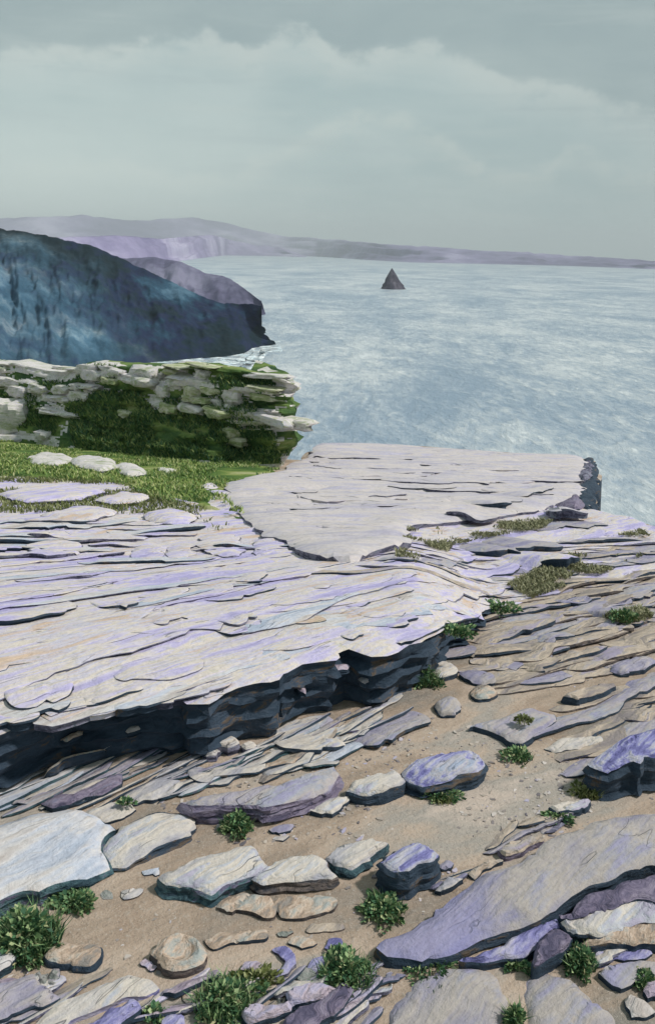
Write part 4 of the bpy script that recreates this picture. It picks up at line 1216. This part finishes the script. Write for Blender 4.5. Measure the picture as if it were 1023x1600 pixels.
# (name, outline of the top, height of the visible face in px, [top, side], options, label, category, group)
THINGS = [
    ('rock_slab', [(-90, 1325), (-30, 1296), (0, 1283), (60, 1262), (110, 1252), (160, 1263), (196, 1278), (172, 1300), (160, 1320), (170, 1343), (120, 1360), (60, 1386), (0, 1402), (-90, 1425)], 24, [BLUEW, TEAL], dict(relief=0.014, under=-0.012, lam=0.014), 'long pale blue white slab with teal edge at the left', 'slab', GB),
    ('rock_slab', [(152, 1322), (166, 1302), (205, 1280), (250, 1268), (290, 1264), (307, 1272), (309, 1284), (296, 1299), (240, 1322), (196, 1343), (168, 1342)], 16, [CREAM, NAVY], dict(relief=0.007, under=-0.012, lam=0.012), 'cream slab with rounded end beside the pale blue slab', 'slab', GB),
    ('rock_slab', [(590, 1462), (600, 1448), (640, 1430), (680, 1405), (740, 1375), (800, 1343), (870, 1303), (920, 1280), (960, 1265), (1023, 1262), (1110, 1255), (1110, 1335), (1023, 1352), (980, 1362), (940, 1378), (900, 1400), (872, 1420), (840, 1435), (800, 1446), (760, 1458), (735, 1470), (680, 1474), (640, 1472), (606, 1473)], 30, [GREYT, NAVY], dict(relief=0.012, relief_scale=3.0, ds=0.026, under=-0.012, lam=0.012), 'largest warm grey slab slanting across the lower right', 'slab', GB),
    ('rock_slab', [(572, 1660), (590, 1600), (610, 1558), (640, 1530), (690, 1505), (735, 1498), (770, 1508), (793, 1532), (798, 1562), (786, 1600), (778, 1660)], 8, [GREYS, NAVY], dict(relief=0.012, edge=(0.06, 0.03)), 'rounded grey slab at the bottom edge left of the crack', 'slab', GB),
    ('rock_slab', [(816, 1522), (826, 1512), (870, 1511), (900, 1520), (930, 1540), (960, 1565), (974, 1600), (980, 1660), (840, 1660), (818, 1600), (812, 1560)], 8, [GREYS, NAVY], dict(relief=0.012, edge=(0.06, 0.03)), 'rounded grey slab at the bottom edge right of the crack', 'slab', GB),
    ('rock_ledge', [(283, 1246), (300, 1240), (350, 1232), (410, 1227), (450, 1214), (490, 1194), (522, 1182), (531, 1194), (516, 1218), (482, 1238), (440, 1250), (390, 1254), (330, 1253), (300, 1252)], 30, [LILAC, PURPLE], dict(relief=0.008, lam=0.028, under=-0.012, K=10), 'curved purple layered ledge above the grass tuft on the path', 'ledge', GB),
    ('rock_slab', [(66, 1250), (100, 1238), (140, 1230), (168, 1212), (190, 1207), (186, 1222), (160, 1240), (120, 1248), (82, 1258)], 10, [PURPLE, NAVY], dict(), 'purple slate sliver above the pale blue slab', 'slab', GB),
    ('rock_slab', [(135, 1267), (160, 1250), (195, 1250), (215, 1262), (195, 1275), (165, 1282)], 4, [CREAM, NAVY], dict(), 'small cream slab with a tiny plant on its corner', 'slab', GB),
    ('rock_slab', [(195, 1238), (215, 1222), (255, 1211), (288, 1218), (272, 1233), (235, 1246), (210, 1250)], 7, [CREAM, NAVY], dict(), 'cream slab with dark edge behind the tiny plant', 'slab', GB),
    ('rock_slab', [(920, 1172), (960, 1155), (1023, 1131), (1110, 1105), (1110, 1150), (1030, 1168), (985, 1176), (945, 1180)], 62, [VSTREAK, NAVY], dict(relief=0.012, under=-0.012, lam=0.02, K=10), 'tall dark block with violet top at the right edge', 'block', GB),
    ('rock_slab', [(742, 1492), (760, 1482), (785, 1470), (830, 1446), (866, 1424), (876, 1436), (852, 1470), (820, 1488), (770, 1496), (720, 1494)], 5, [VIOLET, NAVY], dict(h=0.045), 'bright violet layer added as shade under the largest grey slab', 'slab', GB),  # extra slab coloured violet in place of shade at the big slab's foot
    ('rock_slab', [(836, 1502), (848, 1462), (862, 1440), (880, 1442), (897, 1458), (893, 1472), (866, 1490)], 7, [PURPLE, NAVY], dict(h=0.075), 'dark purple angular block below the largest grey slab', 'block', GB),
    ('rock_slab', [(874, 1424), (900, 1404), (950, 1380), (1023, 1360), (1080, 1352), (1080, 1395), (1000, 1402), (930, 1420), (893, 1429)], 5, [PURPLE, NAVY], dict(h=0.09), 'dark purple blue layer under the right end of the largest slab', 'slab', GB),
    ('rock_slab', [(877, 1432), (930, 1421), (990, 1398), (1060, 1384), (1060, 1428), (1000, 1440), (940, 1456), (905, 1456), (885, 1446)], 5, [CREAM, NAVY], dict(h=0.07), 'grey cream layer at the right edge under the purple one', 'slab', GB),
    ('rock_slab', [(908, 1466), (940, 1452), (1000, 1434), (1070, 1420), (1070, 1466), (990, 1472), (950, 1470)], 5, [BROWNS, NAVY], dict(h=0.05), 'brown layered slab at the right edge', 'slab', GB),
    ('rock_slab', [(918, 1508), (930, 1486), (960, 1476), (1018, 1474), (1022, 1490), (985, 1500), (960, 1494), (940, 1508)], 5, [VIOLET, NAVY], dict(), 'violet rock with ragged edge right of the small shrub', 'slab', GB),
    ('rock_slab', [(932, 1520), (945, 1509), (985, 1502), (1023, 1498), (1036, 1514), (990, 1530), (970, 1545), (950, 1533)], 6, [GREYS, NAVY], dict(), 'pointed grey slab at the lower right', 'slab', GB),
    ('stone', [(977, 1560), (985, 1552), (1005, 1562), (1022, 1580), (1005, 1592), (985, 1588)], 6, [BLUEW, NAVY], dict(), 'pale violet white stone in the lower right corner', 'stone', GS),
    ('stone', [(1002, 1545), (1010, 1532), (1032, 1530), (1032, 1550), (1012, 1558)], 9, [PINKS, NAVY], dict(), 'pink peach stone at the lower right edge', 'stone', GS),
    ('rock_slab', [(-60, 1545), (0, 1528), (50, 1515), (62, 1532), (92, 1552), (60, 1570), (0, 1586), (-60, 1602)], 12, [LILAC, NAVY], dict(relief=0.008), 'pale lilac slab at the lower left edge', 'slab', GB),
    ('rock_slab', [(10, 1640), (60, 1585), (90, 1562), (130, 1548), (165, 1527), (190, 1521), (230, 1530), (246, 1542), (228, 1552), (190, 1558), (150, 1575), (110, 1592), (80, 1640)], 8, [CREAM, VIOLET], dict(relief=0.008), 'cream slab with violet side at the bottom left', 'slab', GB),
    ('rock_slab', [(115, 1640), (130, 1600), (165, 1580), (205, 1562), (214, 1568), (185, 1590), (160, 1640)], 8, [VIOLET, NAVY], dict(h=0.05), 'thin violet slab at the bottom beside the cream one', 'slab', GB),
    ('rock_slab', [(452, 1546), (464, 1537), (500, 1530), (522, 1535), (515, 1548), (480, 1556), (457, 1556)], 5, [PINKS, NAVY], dict(h=0.06), 'pale lavender layered slab below the low shrub', 'slab', GB),
    ('rock_slab', [(420, 1640), (445, 1585), (472, 1566), (505, 1556), (532, 1527), (553, 1540), (537, 1570), (502, 1590), (480, 1640)], 6, [PURPLE, NAVY], dict(h=0.05), 'purple brown slab at the bottom middle', 'slab', GB),
    ('rock_slab', [(382, 1576), (400, 1562), (430, 1565), (458, 1561), (455, 1575), (425, 1583), (390, 1588)], 5, [PINKS, NAVY], dict(h=0.05), 'pink slab among grass at the bottom middle', 'slab', GB),
    ('rock_slab', [(490, 1640), (520, 1585), (545, 1564), (561, 1541), (580, 1568), (572, 1640)], 5, [TAN, NAVY], dict(), 'tan slab edge beside the bottom grey slab', 'slab', GB),
    ('stone', [(240, 1620), (250, 1592), (268, 1584), (285, 1590), (290, 1620)], 5, [VIOLET, NAVY], dict(), 'violet stone at the bottom edge by the grass', 'stone', GS),
    ('stone', [(70, 1488), (80, 1474), (105, 1466), (140, 1467), (154, 1475), (152, 1490), (140, 1501), (120, 1498), (95, 1500), (78, 1496)], 12, [BROWNS, NAVY], dict(roundness=0.4, under=-0.012), 'rounded tan stone with dark underside beside the big grass clump', 'stone', GS),
    ('stone', [(-10, 1482), (18, 1476), (28, 1490), (16, 1504), (-10, 1510)], 14, [BLUEW, TEAL], dict(roundness=0.4), 'white stone in the grass clump at the left edge', 'stone', GS),
    ('stone', [(232, 1482), (250, 1463), (280, 1455), (305, 1462), (325, 1484), (318, 1500), (292, 1513), (270, 1515), (248, 1503)], 16, [BROWNS, BSHADE], dict(roundness=0.3, dent_px=(283, 1480, 0.045, 0.026)), 'round brown stone with a hollow in its top', 'stone', GS),
    ('stone', [(213, 1503), (228, 1494), (246, 1508), (236, 1515), (218, 1513)], 4, [PINKS, NAVY], dict(roundness=0.4), 'small pink stone against the hollowed brown stone', 'stone', GS),
    ('pebble', [(54, 1522), (62, 1513), (74, 1517), (77, 1530), (67, 1537), (56, 1533)], 6, [OLIVEG, OLIVEG], dict(roundness=0.8), 'grey olive pebble, largest of three beside the tan stone', 'pebble', GS),
    ('pebble', [(76, 1514), (84, 1508), (92, 1513), (92, 1522), (83, 1526), (76, 1522)], 6, [OLIVEG, OLIVEG], dict(roundness=0.8), 'grey olive pebble, topmost of three beside the tan stone', 'pebble', GS),
    ('pebble', [(72, 1530), (80, 1524), (90, 1529), (91, 1538), (82, 1543), (73, 1538)], 6, [OLIVEG, OLIVEG], dict(roundness=0.8), 'grey olive pebble, lowest of three beside the tan stone', 'pebble', GS),
    ('stone', [(288, 1545), (296, 1533), (312, 1535), (325, 1548), (318, 1562), (302, 1564), (290, 1557)], 4, [BROWNS, BSHADE], dict(roundness=0.7), 'round brown stone in the grass at the bottom', 'stone', GS),
    ('stone', [(374, 1515), (385, 1504), (400, 1500), (418, 1512), (405, 1519)], 5, [PINKS, NAVY], dict(), 'flat pinkish stone in front of the low grass', 'stone', GS),
    ('stone', [(427, 1483), (445, 1479), (461, 1490), (466, 1506), (452, 1522), (430, 1524), (427, 1517), (440, 1512), (447, 1501), (440, 1489)], 3, [VIOLET, SLATE], dict(), 'violet crescent shaped stone on the sand', 'stone', GS),
    ('stone', [(483, 1511), (490, 1497), (515, 1490), (522, 1500), (505, 1510), (490, 1517)], 4, [VIOLET, SLATE], dict(), 'violet stone against the left of the low shrub', 'stone', GS),
    ('stone', [(511, 1478), (516, 1468), (530, 1467), (534, 1476), (524, 1483)], 3, [VIOLET, SLATE], dict(), 'small violet stone above the low shrub', 'stone', GS),
    ('stone', [(470, 1526), (474, 1514), (490, 1511), (494, 1522), (484, 1531)], 3, [OLIVEG, TEAL], dict(roundness=0.6), 'grey green round stone beside the low shrub', 'stone', GS),
    ('stone', [(450, 1471), (456, 1462), (475, 1460), (491, 1470), (472, 1476)], 4, [BROWNS, NAVY], dict(), 'small tan angular stone on open sand', 'stone', GS),
    ('stone', [(343, 1412), (356, 1400), (390, 1397), (420, 1402), (433, 1419), (428, 1431), (410, 1434), (385, 1424), (360, 1420)], 6, [BROWNS, BSHADE], dict(roundness=0.35), 'tan lozenge stone, left of two touching end to end', 'stone', GS),
    ('stone', [(427, 1402), (450, 1398), (500, 1398), (523, 1405), (520, 1418), (495, 1430), (460, 1434), (440, 1430), (431, 1418)], 6, [BROWNS, BSHADE], dict(roundness=0.35), 'tan lozenge stone, right of two touching end to end', 'stone', GS),
    ('stone', [(323, 1462), (345, 1452), (385, 1450), (415, 1447), (423, 1458), (415, 1467), (370, 1472), (336, 1476)], 7, [BROWNS, NAVY], dict(roundness=0.35), 'long tan stone right of the hollowed brown stone', 'stone', GS),
    ('stone', [(478, 1451), (490, 1439), (520, 1440), (535, 1446), (510, 1454), (486, 1457)], 4, [TAN, BSHADE], dict(roundness=0.35), 'faint tan stone below the right lozenge stone', 'stone', GS),
    ('stone', [(430, 1456), (440, 1450), (456, 1452), (452, 1462), (436, 1464)], 2, [OLIVEG, BSHADE], dict(roundness=0.5), 'dull olive pebble between the long tan stone and its neighbour', 'pebble', GS),
    ('stone', [(250, 1364), (270, 1350), (300, 1335), (345, 1324), (390, 1320), (412, 1336), (415, 1350), (385, 1365), (345, 1380), (330, 1387), (300, 1378), (280, 1379), (260, 1374)], 26, [CREAM, TEAL], dict(relief=0.009, lam=0.016, under=-0.012), 'large pale block with dark teal face, leftmost of the path row', 'block', GS),
    ('stone', [(393, 1368), (420, 1347), (460, 1335), (490, 1333), (510, 1345), (530, 1362), (520, 1368), (470, 1374), (430, 1376), (408, 1374)], 20, [CREAM, BSHADE], dict(relief=0.008, lam=0.014, under=-0.012), 'pale wedge block with brown face, second in the path row', 'block', GS),
    ('stone', [(512, 1334), (530, 1322), (560, 1308), (580, 1304), (606, 1312), (592, 1325), (572, 1340), (550, 1351), (528, 1347)], 18, [CREAM, TEAL], dict(relief=0.007, lam=0.014, under=-0.012), 'pale blue tinted block third in the path row', 'block', GS),
    ('stone', [(590, 1339), (625, 1320), (655, 1311), (682, 1322), (675, 1335), (652, 1346), (640, 1358), (612, 1355)], 44, [VSTREAK, NAVY], dict(relief=0.008, lam=0.014, under=-0.012, K=9), 'tall upright dark block with streaked violet top', 'block', GS),
    ('stone', [(541, 1228), (560, 1215), (590, 1205), (615, 1201), (633, 1209), (628, 1220), (600, 1232), (575, 1234)], 22, [CREAM, NAVY], dict(relief=0.006, under=-0.012), 'pale topped block left of the violet layered block', 'block', GS),
    ('stone', [(632, 1196), (650, 1181), (700, 1170), (742, 1164), (756, 1184), (750, 1198), (700, 1212), (660, 1214), (640, 1208)], 30, [VSTREAK, NAVY], dict(relief=0.016, lam=0.02, under=-0.012, K=9), 'violet layered block with a green tuft at its foot', 'block', GS),
    ('stone', [(480, 1266), (505, 1252), (546, 1242), (536, 1260), (520, 1271), (500, 1270)], 8, [CREAM, NAVY], dict(), 'thin pale flake right of the curved purple ledge', 'stone', GS),
    ('stone', [(417, 1294), (436, 1287), (456, 1284), (452, 1294), (425, 1300)], 5, [LILAC, NAVY], dict(), 'small dark flake in front of the curved purple ledge', 'stone', GS),
    ('stone', [(430, 1309), (444, 1303), (452, 1305), (442, 1312)], 2, [BLUEW, NAVY], dict(), 'tiny bluish flake on the sand below the purple ledge', 'stone', GS),
    ('stone', [(222, 1358), (236, 1354), (250, 1352), (247, 1361), (226, 1363)], 5, [BLUEW, NAVY], dict(), 'small blue grey stone under the cream slab', 'stone', GS),
    ('stone', [(190, 1392), (208, 1382), (222, 1386), (214, 1394), (196, 1398)], 6, [CREAM, NAVY], dict(roundness=0.4), 'small pale oval stone on bare sand by the slabs', 'stone', GS),
    ('stone', [(155, 1396), (164, 1389), (178, 1390), (178, 1402), (160, 1404)], 3, [OLIVEG, BSHADE], dict(roundness=0.5), 'dull olive stone beside the small leafy tuft', 'stone', GS),
    ('stone', [(858, 1259), (885, 1250), (922, 1245), (918, 1257), (895, 1264), (870, 1267)], 9, [CREAM, NAVY], dict(under=-0.012), 'pale stone alone on the sand above the largest slab', 'stone', GS),
    ('stone', [(776, 1322), (800, 1308), (840, 1300), (851, 1306), (832, 1315), (805, 1328), (790, 1332)], 12, [TAN, PURPLE], dict(), 'tan block with purple face lying along the largest slab', 'block', GS),
    ('stone', [(733, 1361), (755, 1345), (780, 1337), (786, 1342), (760, 1355), (742, 1367)], 8, [TAN, NAVY], dict(), 'narrow tan stone end to end with the purple faced block', 'stone', GS),
    ('stone', [(686, 1349), (697, 1342), (707, 1347), (703, 1354), (690, 1355)], 5, [LILAC, NAVY], dict(roundness=0.3), 'tiny grey stone right of the tall upright block', 'stone', GS),
    ('stone', [(676, 1387), (700, 1369), (721, 1372), (710, 1384), (690, 1393)], 9, [CREAM, NAVY], dict(), 'small pale stone between the upright block and the largest slab', 'stone', GS),
    ('stone', [(733, 1132), (745, 1127), (790, 1114), (830, 1100), (868, 1104), (865, 1120), (842, 1143), (816, 1158), (795, 1156), (765, 1140)], 12, [LILAC, NAVY], dict(relief=0.010, under=-0.012), 'large flat lilac stone with pale plant growing on it', 'stone', GS),
    ('stone', [(850, 1165), (875, 1152), (910, 1147), (937, 1144), (941, 1154), (905, 1168), (870, 1171)], 6, [CREAM, NAVY], dict(), 'long pale stone next to the tall dark block', 'stone', GS),
    ('stone', [(879, 1083), (905, 1074), (955, 1061), (962, 1066), (935, 1078), (900, 1088)], 15, [TAN, NAVY], dict(under=-0.012), 'tan topped stone with deep blue face on the slope', 'stone', GS),
    ('stone', [(952, 1042), (975, 1030), (1010, 1021), (1026, 1030), (1005, 1044), (970, 1049)], 8, [LILAC, NAVY], dict(), 'flat lilac stone near the right edge of the slope', 'stone', GS),
    ('boulder', [(680, 1098), (688, 1088), (703, 1084), (718, 1090), (720, 1101), (708, 1109), (690, 1109)], 12, [GREYS, NAVY], dict(roundness=0.6), 'round grey boulder at the end of the dark undercut', 'boulder', GS),
    ('stone', [(735, 1078), (745, 1067), (765, 1067), (778, 1078), (765, 1086), (742, 1086)], 10, [BROWNS, NAVY], dict(roundness=0.5), 'rounded brown stone right of the grey boulder', 'stone', GS),
    ('stone', [(718, 1048), (745, 1044), (768, 1049), (776, 1061), (760, 1066), (735, 1061)], 9, [GREYS, NAVY], dict(roundness=0.4), 'oblong grey stone above the rounded brown stone', 'stone', GS),
    ('stone', [(669, 1049), (665, 1036), (685, 1029), (705, 1033), (714, 1044), (705, 1053), (686, 1056)], 10, [CREAM, NAVY], dict(roundness=0.5), 'pale knobbly stone by the green end of the undercut', 'stone', GS),
    ('stone', [(898, 868 + 96), (912, 958), (922, 964), (914, 972), (902, 971)], 4, [LILAC, NAVY], dict(), 'small lilac stone beside the tuft on the slope', 'stone', GS),
]
for nm, poly, hp, mats, opt, lab, cat, grp in THINGS:
    tag(slab(nm, poly, hp, mats, **opt), lab, cat, grp)

# stones heaped in the mouth of the undercut
HEAP = [([(336, 1160), (350, 1148), (368, 1149), (374, 1159), (356, 1166)], 16, 'widest'),
        ([(376, 1160), (388, 1153), (404, 1155), (400, 1164), (384, 1166)], 14, 'flat one at its foot'), ([(318, 1170), (330, 1164), (342, 1168), (338, 1176), (322, 1177)], 14, 'outermost small one')]
for poly, hp, lab in HEAP:
    tag(slab('heaped_stone', poly, hp, [CREAM, SLATE], facets=3), 'cream stone of the heap in the undercut, ' + lab, 'stone', 'stones heaped in the undercut')

# ------------------------------------------------------------------ plants
PLANTS = [
    ('grass_clump', 46, 1470, 112, 66, 1300, 'big bushy green clump at the left edge', LEAF, 0.0),
    ('leafy_tuft', 118, 1412, 62, 28, 320, 'leafy tuft under the long pale blue slab', LEAF, 0.0),
    ('leafy_tuft', 371, 1292, 56, 40, 420, 'round green tuft at the foot of the curved purple ledge', LEAF, 0.0),
    ('leafy_tuft', 196, 1254, 22, 9, 70, 'tiny green plant on the corner of a small cream slab', LEAF, 0.03),
    ('leafy_tuft', 598, 1422, 84, 30, 460, 'green tuft at the foot of the tall upright block', LEAF, 0.0),
    ('low_shrub', 542, 1528, 104, 44, 900, 'low green shrub left of the bottom grey slabs', LEAF, 0.0),
    ('low_shrub', 350, 1570, 110, 60, 950, 'wide green shrub at the bottom beside the round brown stone', LEAF, 0.0),
    ('low_shrub', 400, 1535, 70, 24, 300, 'pale yellowish green tuft among pinkish stones', LEAFY, 0.0),
    ('leafy_tuft', 690, 1246, 56, 22, 300, 'green tuft growing from the violet layered block', LEAF, 0.0),
    ('leafy_tuft', 812, 1182, 52, 18, 260, 'dark green tuft under the large flat lilac stone', LEAF, 0.0),
    ('leafy_tuft', 818, 1126, 34, 10, 110, 'pale yellow green plant on top of the large flat lilac stone', LEAFY, 0.07),
    ('leafy_tuft', 872, 1276, 40, 10, 180, 'grass tuft under the lone pale stone', LEAF, 0.0),
    ('leafy_tuft', 672, 1504, 90, 12, 300, 'green strip of leaves along the tip of the largest slab', LEAF, 0.0),
    ('leafy_tuft', 805, 1504, 46, 26, 300, 'green tuft in front of the bright violet layer', LEAF, 0.0),
    ('low_shrub', 905, 1508, 56, 42, 420, 'small shrub between the dark purple block and violet rock', LEAF, 0.0),
    ('leafy_tuft', 803, 1596, 24, 50, 300, 'green growth in the crack between the bottom slabs', LEAF, 0.0),
    ('leafy_tuft', 664, 1066, 70, 44, 500, 'bright green tuft at the right end of the undercut', LEAF, 0.0),
    ('leafy_tuft', 712, 986, 62, 10, 300, 'green plant in the crevice above the undercut end', LEAF, 0.0),
    ('leafy_tuft', 778, 950, 62, 9, 260, 'green plant at the far end of the crevice', LEAF, 0.0),
    ('leafy_tuft', 972, 966, 50, 20, 260, 'green tuft on the slope near the right edge', LEAF, 0.06),
    ('leafy_tuft', 918, 1240, 50, 34, 360, 'grass tuft at the foot of the tall dark block', LEAFY, 0.0),
    ('leafy_tuft', 1004, 1530, 40, 20, 260, 'green tuft in the lower right corner', LEAF, 0.0),
    ('leafy_tuft', 240, 1588, 30, 18, 160, 'small green tuft beside the violet stone at the bottom', LEAF, 0.0),
]
for nm, cx, cy, w, h_, nl, lab, mt, off in PLANTS:
    far = cy < 1060
    plant(nm, cx, cy, w, h_, int(nl * 1.9), lab, mt, T if (far and cy < 1000 and cx < 800) else G, off, leaf=(0.019 if nm != 'grass_clump' else 0.024) if not far else 0.028)

# olive grass mats on the ledges
MATS_PX = [([(615, 870), (640, 815), (700, 803), (780, 802), (880, 800), (850, 825), (760, 840), (710, 850), (690, 870), (650, 880)], 4200, OLIVE),
           ([(790, 915), (840, 890), (880, 868), (930, 845), (1000, 828), (1030, 850), (985, 880), (930, 900), (880, 918), (830, 935)], 3800, OLIVE),
           ([(940, 965), (1000, 950), (1030, 970), (1030, 990), (960, 985)], 1500, OLIVE)]
for k, (poly, nb, mt) in enumerate(MATS_PX):
    P = scatter_px(poly, nb, T, 0.02, clump=0.26, cs=2.3, seed=61 + k)
    V, F = blade_mesh(P, 0.036, 0.016, 1.3)
    tag(mesh_obj('dry_grass', V, F, mt, smooth=False), ['olive dry grass in front of the flat platform', 'olive dry grass along the right ledges', 'olive dry grass at the right edge of the slope'][k], 'grass', None, 'stuff')

# fine gravel on the path
def build_gravel():
    poly = [(200, 1440), (330, 1400), (480, 1300), (640, 1270), (800, 1180), (930, 1190), (900, 1290), (720, 1370), (560, 1460), (420, 1480), (300, 1530), (120, 1540), (110, 1480)]
    P = scatter_px(poly, 160, G, 0.0, clump=0.1, cs=3)
    P = np.vstack([P, scatter_px([(-10, 1430), (0, 1240), (300, 1240), (560, 1180), (760, 1060), (1030, 960), (1030, 1270), (700, 1380), (560, 1600), (0, 1600)], 1500, G, 0.0, clump=0.2, cs=2.2, seed=19)])
    P[:, 2] = GN(P[:, 0], P[:, 1])
    V, F = [], []
    for p in P:
        r = random.choice([0.003, 0.003, 0.004, 0.005, 0.006, 0.008, 0.011]); el_ = random.uniform(1.1, 2.2); ro = random.gauss(0.5, 0.6)
        b = len(V); nn = random.choice([4, 5, 5, 6]); hh = r * random.uniform(0.1, 0.4); c_, s_ = math.cos(ro), math.sin(ro)
        tx, ty = random.gauss(0, 0.15), random.gauss(0, 0.15)
        ring = []
        for k in range(nn):
            a = 2 * math.pi * k / nn + random.uniform(-.35, .35); rr = r * random.uniform(0.65, 1.2)
            u_, w_ = math.cos(a) * rr * el_, math.sin(a) * rr
            ring.append((u_ * c_ - w_ * s_, u_ * s_ + w_ * c_))
        for x, y in ring:
            V.append((p[0] + x, p[1] + y, p[2] - 0.012))
        for x, y in ring:
            V.append((p[0] + x * 0.85, p[1] + y * 0.85, p[2] + hh + x * tx + y * ty))
        F.append(tuple(range(b + nn, b + 2 * nn)))
        for k in range(nn):
            F.append((b + k, b + (k + 1) % nn, b + nn + (k + 1) % nn, b + nn + k))
    tag(mesh_obj('gravel', V, F, CHIPS, smooth=False), 'fine gravel strewn over the sandy path', 'gravel', None, 'stuff')


build_gravel()

# ------------------------------------------------------------------ haze over the sea
def build_haze():
    x0, x1, y0, y1, z0, z1 = -14000, 14000, -200, 16000, SEA_Z - 4, 460
    V = [(x, y, z) for x in (x0, x1) for y in (y0, y1) for z in (z0, z1)]
    F = [(0, 1, 3, 2), (4, 6, 7, 5), (0, 4, 5, 1), (2, 3, 7, 6), (0, 2, 6, 4), (1, 5, 7, 3)]
    mt = bpy.data.materials.new('haze_air'); mt.use_nodes = True
    t = mt.node_tree; t.nodes.clear()
    v = t.nodes.new('ShaderNodeVolumePrincipled'); out = t.nodes.new('ShaderNodeOutputMaterial')
    v.inputs['Color'].default_value = (0.88, 0.96, 1.0, 1); v.inputs['Density'].default_value = 1.1e-4
    t.links.new(v.outputs[0], out.inputs['Volume'])
    o = mesh_obj('haze', V, F, mt, smooth=False)
    tag(o, 'pale lilac sea haze', None, None, 'stuff')


build_haze()
